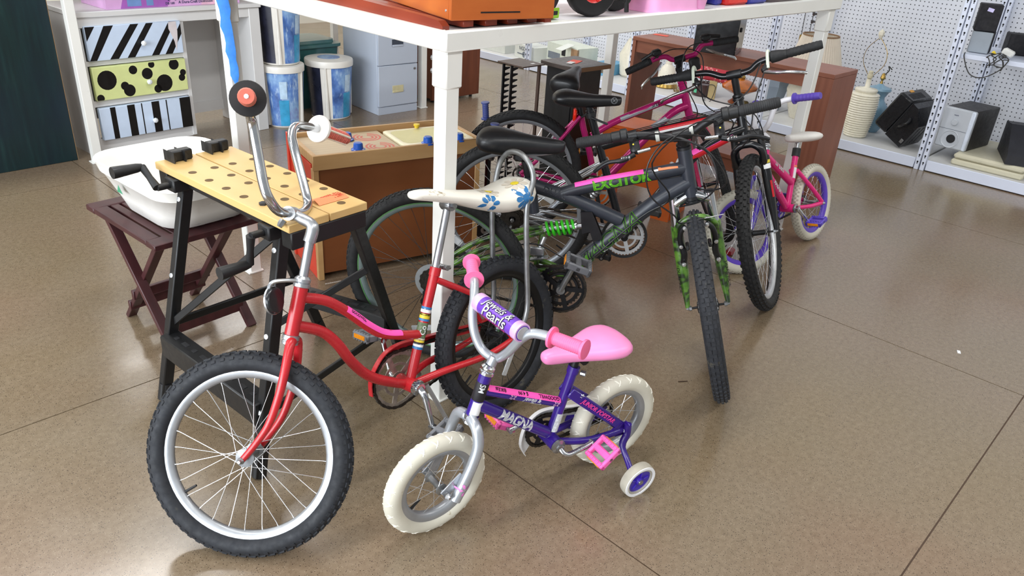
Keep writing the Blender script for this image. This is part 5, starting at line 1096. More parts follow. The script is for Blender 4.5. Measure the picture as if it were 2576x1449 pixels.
# ================================================================== 3 black and green suspension bicycle
EXB = mat('matte_blue_black', '#2a2e37', .36, var=.15, scale=14, spec=.5, dirt='#4c5058', dscale=40, damt=.72)
def camo():
    t = NT('green_camo'); v = t.coord(); n = t.noise(v, 26, 2); n2 = t.noise(v, 40, 2)
    c = t.ramp(n, [(.40, srgb('#20301a')), (.47, srgb('#41691f')), (.6, srgb('#577f2c'))]); c = t.mix(t.ramp(n2, [(.6, (0, 0, 0)), (.66, (.9,)*3)]), c, srgb('#28331a')); return t.done(c, .32, 0, .3)
CAMO = camo(); GRN = mat('decal_green', '#63b51c', .4, var=.08); GRNR = mat('rim_green', '#4f7d4a', .4); GRNS = mat('spring_green', '#35b31e', .35, var=.06)
b = Bike('suspension_bicycle', 'black and green full-suspension mountain bicycle with camouflage fork', (1.583, 1.805, -50.8, 2.5), (2.196, .985, 215.4, -17.4), .33)
RWm = b.M.inverted() @ basis(1.565, 1.79, -57, -4, .33)
RIMGR = mat('rim_alloy_green', '#8ea0a0', .35, .6, var=.1)
ew = wheel(b.root, RWm, .33, .026, RIMGR, RUBK, 36, hubm=BLKA, hubr=.022, hubw=.038, spm=mat('spoke_dark', '#4a4a4a', .4, .7))
obj('green_stripe', MB().lathe([(.281, .0135), (.287, .0137), (.287, .0142), (.281, .0142)], (0, 0, 0), AX, 64, True), GRNR, ew); obj('green_stripe', MB().lathe([(.281, .0135), (.287, .0137), (.287, .0142), (.281, .0142)], (0, 0, 0), (0, -1, 0), 64, True), GRNR, ew)
obj('wheel_reflector', MB().box((0, 0, 0), (.09, .008, .024), Matrix.Translation((-.05, -.012, -.21)) @ Matrix.Rotation(R(-12), 4, 'Y'), .004), REFW, ew)
wheel(b.root, b.W, .33, .0275, RIMB, RUBG, 36, hubm=BLKA, hubr=.02, hubw=.034, kh=.0015, kp=.027)
HT, HB = b.w((-.07, 0, .535)), b.w((-.06, 0, .378)); BBp = (.422, .325)
mb = tubes(([HT, HB], .0225), ([HT.lerp(HB, .38), (.6049, 0, .7154), (.4553, 0, .67), (.392, 0, .645)], .0215), ([(.2853, 0, .668), (.4315, 0, .6315), (.60, 0, .572)], .0225), ([(.2845, 0, .695), (.3085, 0, .572)], .0185), ([HT.lerp(HB, .7), (.72, 0, .66), (.6705, 0, .6126), (.565, 0, .5037), (.474, 0, .4071), (.425, 0, .34)], (.024, .027)))
mb.tube([(BBp[0], -.036, BBp[1]), (BBp[0], .036, BBp[1])], .022, 16); mb.prism([(.72, .66), (.80, .70), (.79, .745), (.70, .72)], -.008, .008, Matrix.Rotation(R(90), 4, 'X'))
fr = b.part('frame', mb, EXB)
mb = MB()
for s_ in (1, -1):
    for poly in ([(.462, .595), (.50, .60), (.545, .51), (.515, .495), (.50, .53), (.475, .52)],): mb.prism(poly, -.003, .003, Matrix.Translation((0, s_*.022, 0)) @ Matrix.Rotation(R(90), 4, 'X'))
b.part('shock_bracket', mb, BLKA, smooth=False)
# rear swingarm
mb = MB()
for s_ in (1, -1):
    mb.tube(smooth_path([(.44, s_*.026, .36), (.30, s_*.04, .39), (.12, s_*.055, .365), (.0, s_*.064, .333)], 4), .0105, 10)
    mb.tube(smooth_path([(.345, s_*.02, .515), (.28, s_*.036, .495), (.12, s_*.052, .43), (.01, s_*.064, .345)], 4), .0095, 10)
    mb.tube([(.345, s_*.02, .515), (.33, s_*.034, .39)], .009, 8)
b.part('swingarm', mb, CAMO)
sp = []; A, B2 = V((.352, 0, .517)), V((.446, 0, .535)); d = (B2-A).normalized(); n = V((0, 1, 0)); q = d.cross(n)
for i in range(100): t = i/99; a = 2*math.pi*5.5*t; sp.append(A.lerp(B2, t)+.022*(math.cos(a)*n+math.sin(a)*q))
sk = b.part('shock_absorber', MB().tube([A-d*.012, (.478, 0, .541)], .0105, 14).lathe([(.02, 0), (.021, .003), (.021, .01), (.014, .012)], B2, d, 18).lathe([(.02, -.008), (.02, 0)], A, d, 18), CHR); obj('spring', MB().tube(sp, .0048, 8), GRNS, sk)
# saddle (no post in the stub's clamp shown but the saddle sits above it)
b.part('seat_post', MB().tube([(.2925, 0, .655), (.258, 0, .775)], .0135, 12), BLKA); b.part('seat_clamp', MB().box((.252, 0, .765), (.05, .045, .04), None, .008).lathe([(.009, -.03), (.009, .03)], (.25, 0, .76), AX, 10), BLKA)
b.part('saddle', MB().loft(saddle_secs([(.392, .008, .81, .80), (.385, .02, .82, .785), (.34, .026, .826, .772), (.27, .036, .832, .766), (.205, .064, .842, .762), (.155, .08, .846, .766), (.12, .07, .836, .775), (.105, .03, .82, .79)])), SADB, angle=80)
mb = MB()
for s_ in (1, -1): mb.tube(smooth_path([(.37, s_*.01, .785), (.3, s_*.02, .772), (.22, s_*.022, .77), (.15, s_*.03, .785)], 4), .0035, 6)
b.part('saddle_rail', mb, BOLT)
# fork
mb = MB()
for s_ in (1, -1): mb.tube(smooth_path(b.ws([(-.054, s_*.0625, .285), (-.05, s_*.0635, .24), (-.036, s_*.064, .14), (-.02, s_*.0655, .06), (-.004, s_*.067, .002)]), 5), [.0185]*4+[.0195]*8+[.017, .016, .0145, .013, .0115, .01, .009, .008, .008], 14)
mb.tube(smooth_path(b.ws([(-.046, .064, .23), (-.024, .062, .285), (-.016, .034, .314), (-.015, 0, .32), (-.016, -.034, .314), (-.024, -.062, .285), (-.046, -.064, .23)]), 5), .0105, 10)
b.part('fork', mb, CAMO)
mb = MB()
for s_ in (1, -1): mb.tube(b.ws([(-.052, s_*.0625, .27), (-.06, s_*.058, .385)]), .0155, 14)
mb.tube(smooth_path(b.ws([(-.06, .058, .36), (-.058, .04, .368), (-.06, 0, .382), (-.058, -.04, .368), (-.06, -.058, .36)]), 4), .017, 12); b.part('fork_crown', mb, CHR)
for s_ in (1, -1): b.part('fork_cap', MB().lathe([(.0165, 0), (.0165, .006), (.012, .008), (0, .008)], b.w((-.06, s_*.058, .383)), b.W.to_3x3() @ V((-.07, -s_*.04, 1)), 16), CABLE)
for s_ in (1, -1):
    ba = b.part('brake_arm', MB().tube(smooth_path(b.ws([(-.012, s_*.056, .17), (.0, s_*.05, .205), (.004, s_*.056, .25), (.008, s_*.05, .285), (.012, s_*.034, .305)]), 4), [.011]*6+[.009]*11, 10), BLKA)
    for z, y in ((.17, .056), (.235, .056), (.302, .035)): obj('bolt', MB().lathe([(.0075, 0), (.0065, .005), (0, .006)], b.w((.008 if z < .3 else .02, s_*y, z)), b.W.to_3x3() @ V((1, 0, 0)), 8), RIV, ba)
    obj('brake_pad', MB().bar(b.w((-.03, s_*.036, .225)), b.w((.03, s_*.036, .235)), .012, .016, b.W.to_3x3() @ V((0, 0, 1)), .003), BLKP, ba)
headset(b, HT, HB, .0215, BLKA)
# cockpit
cl = b.w((-.05, 0, .588)); b.part('stem', MB().tube([HT, HT.lerp(cl, .55)], .0165, 14).tube([HT.lerp(cl, .3), cl], .016, 14).tube(b.ws([(-.05, -.028, .587), (-.05, .028, .589)]), .0185, 16), BLKA)
BL = [(-.055, -.325, .623), (-.05, -.21, .621), (-.048, -.158, .617), (-.05, -.103, .606), (-.05, -.058, .592), (-.05, -.019, .587), (-.05, .014, .588), (-.05, .04, .592), (-.05, .07, .608), (-.048, .115, .625), (-.05, .169, .626), (-.055, .294, .627)]
b.part('handlebar', MB().tube(smooth_path(b.ws(BL), 5), .0132, 14), BLKA)
for p0, p1, ps in (((-.05, -.215, .621), (-.057, -.33, .624), -1), ((-.05, .175, .626), (-.057, .30, .628), 1)):
    grip(b, b.w(p0), b.w(p1), .0165, GRIPB, 0, 16)
    c0 = b.w((p0[0], p0[1]-ps*.05, p0[2])); sh = b.part('shifter', MB().lathe([(.016, 0), (.022, .003), (.0225, .02), (.0185, .024), (.0185, .05)], c0, b.w(p0)-c0, 18), BLKP); obj('shifter_housing', MB().tube([c0+b.W.to_3x3() @ V((.008, 0, -.012)), c0+b.W.to_3x3() @ V((.03, -ps*.02, -.016))], .01, 10), BLKP, sh)
for s_, yy in ((-1, -.15), (1, .115)):
    lv = b.part('brake_lever', MB().bar(b.w((-.05, yy, .606)), b.w((.012, yy-s_*.004, .575)), .03, .022, (0, 0, 1), .006).tube(smooth_path(b.ws([(.012, yy, .572), (.02, yy+s_*.04, .562), (.018, yy+s_*.085, .563), (.012, yy+s_*.12, .548), (.006, yy+s_*.135, .538)]), 4), [.0085]*6+[.0065]*11, 10), BLKA)
    obj('clamp', MB().tube(b.ws([(-.05, yy-.013, .613), (-.05, yy+.013, .613)]), .0185, 16), BLKA, lv)
    for z in (.60, .582): obj('bolt', MB().lathe([(.003, 0), (.0026, .002), (0, .002)], b.w((-.0, yy, z)), b.W.to_3x3() @ V((.5, 0, .8)), 8), YEL, lv)
    obj('lever_spring', MB().lathe([(.007, 0), (.009, .004), (.006, .008), (.009, .012), (.006, .016), (.009, .02), (.006, .024), (.008, .028)], b.w((.018, yy+s_*.015, .566)), b.W.to_3x3() @ V((0, s_, 0)), 12), CHR, lv); obj('barrel_adjuster', MB().tube(b.ws([(.012, yy-s_*.01, .577), (.012, yy-s_*.05, .58)]), .006, 10), CHR, lv)
for yy in (-.075, .03): b.part('bar_clamp', MB().tube(b.ws([(-.05, yy-.006, .597), (-.05, yy+.006, .597)]), .0165, 16), mat('grey_clip', '#b9bcb6', .4))
cable(b, [b.w((.012, -.10, .585)), b.w((.06, .0, .60)), b.w((.09, .07, .55)), b.w((.1, .08, .46)), b.w((.06, .03, .40)), b.w((.0, -.04, .37))])
cable(b, [b.w((.012, .07, .585)), b.w((.07, -.03, .62)), b.w((.1, -.11, .56)), b.w((.1, -.12, .46)), b.w((.07, -.06, .37)), b.w((.03, -.045, .325)), b.w((.02, .03, .325))])
cable(b, [b.w((-.04, -.14, .60)), b.w((.05, -.06, .63)), b.w((.09, .06, .57)), b.w((.06, .11, .45)), b.w((-.02, .06, .40)), (.78, .03, .70), (.7, .026, .64)])
cable(b, [b.w((-.04, .12, .61)), b.w((.06, .03, .64)), b.w((.07, -.1, .55)), (.74, -.05, .68), (.66, -.03, .60), (.5, -.03, .42)])
cable(b, [(.5, -.03, .42), (.42, -.05, .44), (.3, -.055, .48), (.1, -.07, .40), (.02, -.09, .36), (-.02, -.08, .29), (-.04, -.075, .24)])
cable(b, [b.w((.02, .03, .325)), b.w((.03, .09, .332))], .0016, STEEL)
# drive train (right side faces the camera)
chainring(b, (BBp[0], -.05, BBp[1]), .085, BLKA, 40, hole=.7); chainring(b, (BBp[0], -.042, BBp[1]), .066, CHAIN, 32); chain(b, BBp, .085, (0, .33), .034, -.052)
wm = RWm.translation
for k, r_ in enumerate((.052, .046, .041, .036, .031)): obj('sprocket', MB().ring([(q[0]*(1+.05*((i//2) % 2)), q[1]*(1+.05*((i//2) % 2))) for i, q in enumerate(circ(r_, 60))], circ(.014, 60), -.001, .001, Matrix.Translation((0, -.036-.005*k, 0)) @ Matrix.Rotation(R(90), 4, 'X')), CHAIN, ew, smooth=False)
obj('spoke_guard', MB().lathe([(.07, -.034), (.02, -.030)], (0, 0, 0), AX, 32), mat('guard_clear', '#8f9394', .2, spec=.6), ew)
mb = MB()
for p0, p1 in (((0, -.07, -.02), (-.03, -.075, -.06)), ((-.03, -.075, -.06), (.02, -.075, -.12))): mb.bar(p0, p1, .008, .02, (0, 1, 0), .002)
for c in ((-.02, -.07, -.06), (.02, -.07, -.125)): mb.lathe([(.02, -.003), (.02, .003)], c, AX, 12)
mb.box((-.01, -.08, -.03), (.035, .02, .045), None, .006); obj('derailleur', mb, BLKA, ew)
crank(b, BBp, (.47, .455), -.06, -.085, ALUD); crank(b, BBp, (.374, .195), .045, .075, ALUD)
PB2 = mat('pedal_black', '#2b2b2c', .55, var=.25); pedal(b, (.47, -.09, .455), mat('pedal_dark_grey', '#55565a', .5, var=.2), (.09, .09, .028), .3, REFO, -1); pedal(b, (.374, .085, .195), PB2, (.09, .085, .026), -.2, None)
fd = b.part('front_derailleur', MB().box((.33, -.045, .452), (.05, .012, .03), Matrix.Identity(4), .004).tube([(.352, -.03, .50), (.335, -.04, .45)], .009, 10).bar((.31, -.055, .425), (.37, -.055, .44), .004, .024, (0, 1, 0)), ALU); flat_text('POWER', .011, INKB, fd, Matrix.Translation((.31, -.0585, .437)) @ FRONT, .02)
b.part('kickstand', MB().tube(smooth_path([(.40, .03, .31), (.40, .06, .16), (.40, .1, .012)], 4), .0065, 8), BLKA)
wl_ = b.part('wall_reflector', MB().box((0, 0, 0), (.10, .006, .026), Matrix.Translation((.03, -.02, .47)) @ Matrix.Rotation(R(35), 4, 'Y'), .004), REFW)
# lettering
out = (0, -1, .25)
tA, tB = V((.405, 0, .65)), HT.lerp(HB, .38)
wrap_text(b, 'EXCITOR', V((.50, 0, .684)), V((.665, 0, .731)), .0218, (0, -1, .15), .044, GRN, bold=.05, space=1.0)
wrap_strip(b, [V((.44, 0, .6648)), V((.53, 0, .694)), V((.605, 0, .7154)), V((.655, 0, .729))], .0218, (0, -.35, 1), 34, HOT); wrap_text(b, 'GOODWILL', V((.66, 0, .7275)), V((.575, 0, .704)), .022, (0, -.55, 1), .016, INKB, bold=.015, lift=.0018)
wrap_strip(b, [V((.70, 0, .741)), V((.735, 0, .75)), V((.76, 0, .7555))], .0218, (0, -.3, 1), 30, ORT, name='orange_tag'); wrap_strip(b, [V((.682, 0, .735)), V((.70, 0, .74))], .0218, (0, -.3, 1), 30, WHITE, name='barcode_label')
wrap_text(b, 'DUAL', V((.32, 0, .661)), V((.42, 0, .635)), .0228, (0, -1, .2), .03, mat('ghost_grey', '#3d424b', .4), bold=.01)
dA, dB = V((.455, 0, .384)), V((.66, 0, .601))
wrap_text(b, 'MAGNA', dA, dB, .0265, (0, -1, .1), .082, GRN, bold=.014, shear=.4, space=.85, lift=.001); wrap_text(b, 'MAGNA', dA, dB, .0265, (0, -1, .1), .082, mat('decal_slate', '#2f333b', .4), bold=-.010, shear=.4, space=.85, lift=.0016)
wrap_text(b, 'Power', V((.535, 0, .468)), V((.575, 0, .512)), .0265, (0, -.6, -1), .016, WHITE, bold=.01)
for s_ in (1, -1): wrap_text(b, 'DUAL RIDE', b.w((-.035, s_*.064, .14)), b.w((-.018, s_*.0655, .06)), .0185, b.W.to_3x3() @ V((.6, s_*.8, 0)), .018, INKB, bold=.01)
# wheel reflector seen on red bike side omitted

# ================================================================== 4 black, red and white suspension-fork bicycle
BKG = mat('gloss_black_frame', '#111216', .22, var=.15, spec=.6); RDD = mat('frame_red', '#c21f2a', .3)
b = Bike('mountain_bicycle', 'black mountain bicycle with red and white tube decals and knobbly front tyre', (2.222, 2.068, -51.5, 3), (2.95, 1.178, 198.8, -19.9), .33)
rw = wheel(b.root, b.M.inverted() @ basis(2.222, 2.068, -50.7, -7.1, .33), .33, .026, RIMG, RUBK, 36, hubm=BLKA, hubr=.022)
obj('wheel_reflector', MB().box((0, 0, 0), (.1, .008, .026), Matrix.Translation((.12, -.012, .10)) @ Matrix.Rotation(R(32), 4, 'Y'), .004), REFW, rw)
wheel(b.root, b.W, .33, .0275, mat('rim_bright', '#c9cbce', .3, .6), RUBK, 36, hubm=BLKA, hubr=.02, kh=.004, kp=.029)
HT, HB = b.w((-.05, -.012, .557)), b.w((-.03, -.008, .411)); BBp = (.472, .27)
tt0 = HT.lerp(HB, .35); dd0 = HT.lerp(HB, .8)
mb = tubes(([HT, HB], .020), ([tt0, (.56, .05, .70), (.316, 0, .62)], .0175), ([dd0, (.73, .06, .62), (.484, 0, .262)], .021), ([(.272, 0, .77), (.3538, 0, .5581), (.468, 0, .262)], .0165))
mb.tube([(BBp[0], -.036, BBp[1]), (BBp[0], .036, BBp[1])], .021, 14); b.part('frame', mb, BKG)
mb = MB()
for s_ in (1, -1): mb.tube(smooth_path([(.37, s_*.02, .575), (.22, s_*.045, .47), (.0, s_*.064, .335)], 4), .009, 10); mb.tube(smooth_path([(.45, s_*.02, .272), (.2, s_*.05, .30), (0, s_*.064, .33)], 4), .0095, 10)
b.part('rear_stays', mb, ALU)
b.part('seat_post', MB().tube([(.277, 0, .755), (.262, 0, .80)], .0135, 12), BLKA); b.part('seat_clamp', MB().lathe([(.0205, 0), (.0205, .02)], (.283, 0, .742), (-.1, 0, .27), 16).bar((.28, -.022, .745), (.35, -.03, .725), .008, .012, (0, 1, 0), .002), BLKP)
sd = b.part('saddle', MB().loft(saddle_secs([(.395, .008, .822, .812), (.388, .022, .832, .798), (.34, .026, .834, .79), (.28, .036, .832, .782), (.22, .062, .838, .778), (.17, .078, .842, .78), (.135, .068, .832, .788), (.12, .03, .818, .8)])), SADB, angle=80)
wrap = decal(sd, [disc((.365, -.1, .818), .013, u_, w_)], None, (0, 1, 0), mat('logo_grey', '#6d6f72', .4), sd, 'printed_logo'); decal(sd, [disc((.365, -.1, .818), .010, u_, w_)], None, (0, 1, 0), SADB, sd, 'printed_logo', .0018)
flat_text('X', .02, mat('logo_grey', '#6d6f72', .4), sd, Matrix.Translation((.358, -.0285, .818)) @ FRONT, .02)
mb = MB()
for s_ in (1, -1): mb.tube(smooth_path(b.ws([(-.035, s_*.056, .31), (-.03, s_*.057, .25), (-.018, s_*.062, .10), (-.004, s_*.066, .004)]), 5), [.019]*5+[.02]*4+[.018, .016, .014, .012, .010, .009, .008], 14)
mb.tube(smooth_path(b.ws([(-.028, .056, .28), (-.005, .056, .345), (-.002, .03, .375), (-.002, 0, .38), (-.002, -.03, .375), (-.005, -.056, .345), (-.028, -.056, .28)]), 5), .014, 10); b.part('fork', mb, BKG)
mb = MB()
for s_ in (1, -1): mb.tube(b.ws([(-.034, s_*.056, .29), (-.04, s_*.052, .42)]), .015, 12); mb.lathe([(.021, 0), (.022, .004), (.021, .03), (.017, .034)], b.w((-.035, s_*.056, .285)), b.W.to_3x3() @ V((-.05, 0, 1)), 16)
mb.tube(b.ws([(-.038, .055, .41), (-.038, -.055, .41)]), .021, 14); b.part('fork_crown', mb, BLKP)
wrap_strip(b, b.ws([(-.026, .0585, .215), (-.0235, .0595, .18), (-.021, .0605, .145)]), .0198, b.W.to_3x3() @ V((.7, .8, 0)), 14, RDD, name='red_flash'); wrap_strip(b, b.ws([(-.033, .0565, .285), (-.031, .057, .265)]), .0198, b.W.to_3x3() @ V((.7, .8, 0)), 60, WHITE, name='fork_label'); wrap_strip(b, b.ws([(-.034, .0565, .30), (-.033, .057, .288)]), .0198, b.W.to_3x3() @ V((.7, .8, 0)), 60, YEL, name='fork_label')
headset(b, HT, HB, .0205, BLKA)
cl = b.w((-.04, -.012, .662)); b.part('stem', MB().tube([HT, HT.lerp(cl, .8)], .0145, 14).tube([HT.lerp(cl, .7), cl], .014, 12).tube(b.ws([(-.04, -.04, .662), (-.04, .018, .662)]), .018, 14), BLKA)
BL = [(-.05, -.351, .701), (-.042, -.213, .696), (-.04, -.171, .697), (-.04, -.111, .689), (-.04, -.059, .664), (-.04, -.021, .662), (-.04, .027, .663), (-.04, .057, .669), (-.04, .089, .689), (-.04, .137, .696), (-.042, .166, .697), (-.05, .322, .705)]
b.part('handlebar', MB().tube(smooth_path(b.ws(BL), 5), .0125, 14), BKG)
MINT = mat('clamp_mint', '#cfd8c8', .4)
for p0, p1, ps in (((-.043, -.235, .697), (-.051, -.354, .701), -1), ((-.043, .195, .699), (-.051, .326, .705), 1)):
    grip(b, b.w(p0), b.w(p1), .0165, GRIPB, 0, 8); c0 = b.w((p0[0], p0[1]-ps*.06, p0[2])); b.part('shifter', MB().lathe([(.02, 0), (.024, .004), (.022, .03), (.018, .05), (.0175, .062)], c0, b.w(p0)-c0, 18), GRIPB)
    yy = p0[1]-ps*.068; b.part('clamp_band', MB().tube(smooth_path(b.ws([(-.064, yy, .70), (-.052, yy, .723), (-.03, yy, .718), (-.012, yy, .69), (.0, yy, .665)]), 4), .0065, 8), MINT)
    lv = b.part('brake_lever', MB().tube(smooth_path(b.ws([(.004, yy-ps*.015, .655), (.02, yy+ps*.03, .645), (.03, yy+ps*.07, .64), (.026, yy+ps*.12, .628), (.02, yy+ps*.14, .62)]), 4), [.0075]*6+[.006]*11, 10), CHR); obj('lever_body', MB().bar(b.w((-.02, yy, .68)), b.w((.008, yy-ps*.02, .655)), .02, .022, (0, 0, 1), .005), BLKP, lv)
cable(b, [b.w((.0, .12, .67)), b.w((.06, .07, .55)), b.w((.08, .03, .42)), b.w((.04, -.04, .37))]); cable(b, [b.w((.0, -.17, .67)), b.w((.06, -.1, .6)), b.w((.08, .06, .52)), b.w((.06, .08, .40)), tt0]); cable(b, [b.w((-.03, .10, .69)), b.w((.05, .05, .60)), b.w((.07, -.08, .52)), b.w((.0, -.07, .44)), dd0]); cable(b, [b.w((-.03, -.14, .69)), b.w((.06, -.12, .58)), b.w((.08, -.02, .5)), b.w((.03, -.06, .44)), tt0])
for dz in (.02, .026, .032): cable(b, [tt0+V((-.02, -.012, dz)), V((.56, .04, .70+dz)), V((.33, 0, .628+dz))], .0018)
ring_ = b.part('chain_guard_ring', MB().lathe([(.084, -.002), (.094, -.004), (.096, 0), (.094, .004), (.084, .002)], (BBp[0], -.06, BBp[1]), AX, 48, True), BLKP); chainring(b, (BBp[0], -.054, BBp[1]), .08, mat('ring_white', '#d3d6da', .35, .1), 38, arms=5, hole=.66); chain(b, BBp, .07, (0, .33), .034, -.048)
for k, r_ in enumerate((.05, .044, .038, .032)): obj('sprocket', MB().ring([(q[0]*(1+.05*((i//2) % 2)), q[1]*(1+.05*((i//2) % 2))) for i, q in enumerate(circ(r_, 60))], circ(.014, 60), -.001, .001, Matrix.Translation((0, -.036-.005*k, 0)) @ Matrix.Rotation(R(90), 4, 'X')), CHAIN, rw, smooth=False)
mb = MB().bar((0, -.07, -.02), (-.03, -.075, -.06), .008, .02, (0, 1, 0), .002).bar((-.03, -.075, -.06), (.02, -.075, -.12), .008, .02, (0, 1, 0), .002); mb.lathe([(.02, -.003), (.02, .003)], (.02, -.07, -.125), AX, 12); obj('derailleur', mb, ALUD, rw)
crank(b, BBp, (.55, .425), -.07, -.09, BLKA); crank(b, BBp, (.394, .115), .045, .07, BLKA); pedal(b, (.55, -.1, .425), PB2, (.09, .09, .026), .1, None, -1); pedal(b, (.394, .08, .115), PB2, (.09, .09, .026), .1, REFO, 1)
b.part('rear_shock', MB().lathe([(.012, 0), (.024, .004)]+[(.024 if i % 2 else .019, .008+.007*i) for i in range(14)]+[(.012, .11)], (.37, 0, .50), (-.55, 0, -.83), 16), ALU)
q0, q1 = tt0, V((.56, .05, .70)); wrap_strip(b, [q0.lerp(q1, k/4) for k in range(1, 5)], .0176, (0, -1, .6), 26, RDD, name='red_stripe'); wrap_strip(b, [q0.lerp(q1, k/4) for k in (1, 2, 3, 4)], .0176, (0, -1, -.1), 14, WHITE, name='white_stripe')
q0, q1 = dd0, V((.73, .06, .62)); wrap_strip(b, [q0.lerp(q1, k) for k in (.25, .6, 1.1)], .0212, (0, -.7, 1), 34, HOT); wrap_text(b, 'GOODWILL', q0.lerp(q1, .25), q0.lerp(q1, .95), .0214, (0, -.7, 1), .02, INKB, bold=.015, lift=.0018); wrap_strip(b, [q0.lerp(q1, k) for k in (.3, .7, 1.3)], .0211, (.2, -1, -.3), 30, RDD, name='red_stripe'); wrap_text(b, 'X', q0.lerp(q1, 1.2), q0.lerp(q1, 1.7), .0212, (0, -1, .3), .06, WHITE, bold=.03, shear=.3)

# ================================================================== 5 magenta bicycle
MAG = mat('magenta_metallic', '#b01c68', .25, .25, var=.08, spec=.6); MAGR = mat('fork_raspberry', '#c0305e', .3, .1); SGR = mat('decal_silver', '#a3a6ad', .35, .4)
b = Bike('magenta_bicycle', 'magenta multi-speed bicycle with silver tube decals, behind the black bikes', (2.67, 2.465, -46, 0), (3.4155, 1.7072, 228, -20), .305)
b.Wm.translation += V((0, 0, .0114)); b.W = b.M.inverted() @ b.Wm
wheel(b.root, Matrix.Translation((0, 0, .305)), .305, .026, RIMG, RUBK, 32, hubm=BLKA)
wheel(b.root, b.W, .305, .023, RIMG, RUBK, 32, hubm=BLKA)
HT, HB = b.w((-.04, -.04, .515)), b.w((-.04, -.035, .362)); BBp = (.385, .235)
t0, d0 = HT.lerp(HB, .28), HT.lerp(HB, .68)
mb = tubes(([HT, HB], .019), ([t0, (.4638, 0, .5934), (.335, 0, .505)], .0165), ([d0, (.6771, 0, .6069), (.39, 0, .24)], .0195), ([(.275, 0, .60), (.295, 0, .53), (.335, 0, .42), (.387, 0, .235)], .0155))
for s_ in (1, -1): mb.tube(smooth_path([(.27, s_*.02, .60), (.15, s_*.042, .446), (.0, s_*.06, .31)], 4), .0095, 10); mb.tube(smooth_path([(.38, s_*.018, .236), (.2, s_*.045, .265), (0, s_*.06, .305)], 4), .0095, 10)
mb.tube([(BBp[0], -.035, BBp[1]), (BBp[0], .035, BBp[1])], .02, 14); b.part('frame', mb, MAG)
mb = MB()
for s_ in (1, -1): mb.tube(smooth_path(b.ws([(-.042, -.035, .35), (-.042, -.034+s_*.04, .335), (-.036, -.01+s_*.05, .22), (-.02, s_*.056, .08), (0, s_*.058, .0)]), 5), [.0125]*10+[.0118]*4+[.0105]*4+[.009]*3, 12)
b.part('fork', mb, MAGR); headset(b, HT, HB, .0192, MAG)
b.part('seat_post', MB().tube([(.275, 0, .60), (.236, 0, .735)], .0125, 12), BLKA); b.part('post_ring', MB().lathe([(.0155, 0), (.0155, .028)], (.252, 0, .68), (-.28, 0, .96), 14), CHR)
Ms = Matrix.Translation((.205, 0, .765)) @ Matrix.Rotation(R(70), 4, 'Z') @ Matrix.Rotation(R(-12), 4, 'Y'); sd = b.part('saddle', MB().loft(saddle_secs([(.15, .010, .01, -.01), (.12, .022, .022, -.03), (.05, .034, .034, -.045), (-.02, .055, .046, -.05), (-.07, .07, .052, -.05), (-.1, .068, .048, -.04), (-.115, .04, .03, -.02)])), SADB, None, Ms, angle=80)
obj('saddle_underside', MB().loft([[(-.06+q*.5, y*.045*(1-q*5), -.021-q*.4+z*.0) for y, z in ((-1, 0), (1, 0), (.8, 1), (-.8, 1))] for q in (0, .05, .1)]), BLKP, sd)
b.part('rear_reflector', MB().box((.245, 0, .60), (.016, .05, .06), Matrix.Identity(4), .006), REFR); b.part('quick_release', MB().bar((.27, -.02, .595), (.34, -.035, .64), .009, .014, (0, 1, 0), .002), BLKP)
cl = b.w((-.08, -.025, .626)); b.part('stem', MB().tube([HT, b.w((-.045, -.045, .6))], .0135, 12).tube([b.w((-.045, -.045, .585)), cl], .0145, 12).tube(b.ws([(-.08, -.05, .626), (-.08, .0, .627)]), .018, 14), BLKA)
BL = [(-.085, -.275, .641), (-.08, -.159, .659), (-.08, -.114, .663), (-.08, -.082, .656), (-.08, -.056, .635), (-.08, -.015, .626), (-.08, .024, .627), (-.08, .052, .628), (-.08, .076, .649), (-.08, .099, .661), (-.08, .135, .655), (-.085, .255, .635)]
b.part('handlebar', MB().tube(smooth_path(b.ws(BL), 5), .0122, 14), MAG)
for p0, p1, ps in (((-.08, -.155, .659), (-.086, -.28, .641), -1), ((-.08, .14, .654), (-.086, .26, .634), 1)):
    grip(b, b.w(p0), b.w(p1), .016, GRIPB, 0, 16); yy = p0[1]-ps*.03
    b.part('shifter', MB().box((0, 0, 0), (.04, .045, .028), Matrix.Translation(b.w((-.075, yy-ps*.0, .69))) @ b.W.to_3x3().to_4x4(), .008).tube(b.ws([(-.08, yy, .664), (-.075, yy, .69)]), .012, 10).tube(b.ws([(-.08, yy+ps*.02, .69), (-.09, yy+ps*.07, .672)]), .008, 8), BLKP)
    b.part('brake_lever', MB().tube(smooth_path(b.ws([(-.05, yy-ps*.01, .645), (-.03, yy+ps*.03, .615), (-.02, yy+ps*.06, .60), (-.025, yy+ps*.1, .575), (-.03, yy+ps*.11, .56)]), 4), .006, 8), CHR)
b.part('front_bag', MB().box((0, 0, 0), (.03, .05, .06), Matrix.Translation(b.w((-.05, .035, .592))) @ b.W.to_3x3().to_4x4(), .008), BLKP)
cable(b, [b.w((-.05, -.15, .67)), b.w((.0, -.06, .70)), b.w((.03, .05, .65)), b.w((.03, .03, .52)), t0]); cable(b, [b.w((-.05, .12, .67)), b.w((.02, .0, .69)), b.w((.04, -.05, .58)), b.w((.03, -.01, .4)), b.w((.0, -.03, .34))])
wrap_strip(b, [t0.lerp(V((.4638, 0, .5934)), k) for k in (.42, .6, .8, 1.0)], .0166, (0, -1, .25), 32, SGR, name='silver_swoosh'); wrap_text(b, 'SPEED', t0.lerp(V((.4638, 0, .5934)), .6), t0.lerp(V((.4638, 0, .5934)), .25), .0167, (0, -1, .5), .022, INKB, bold=.02)
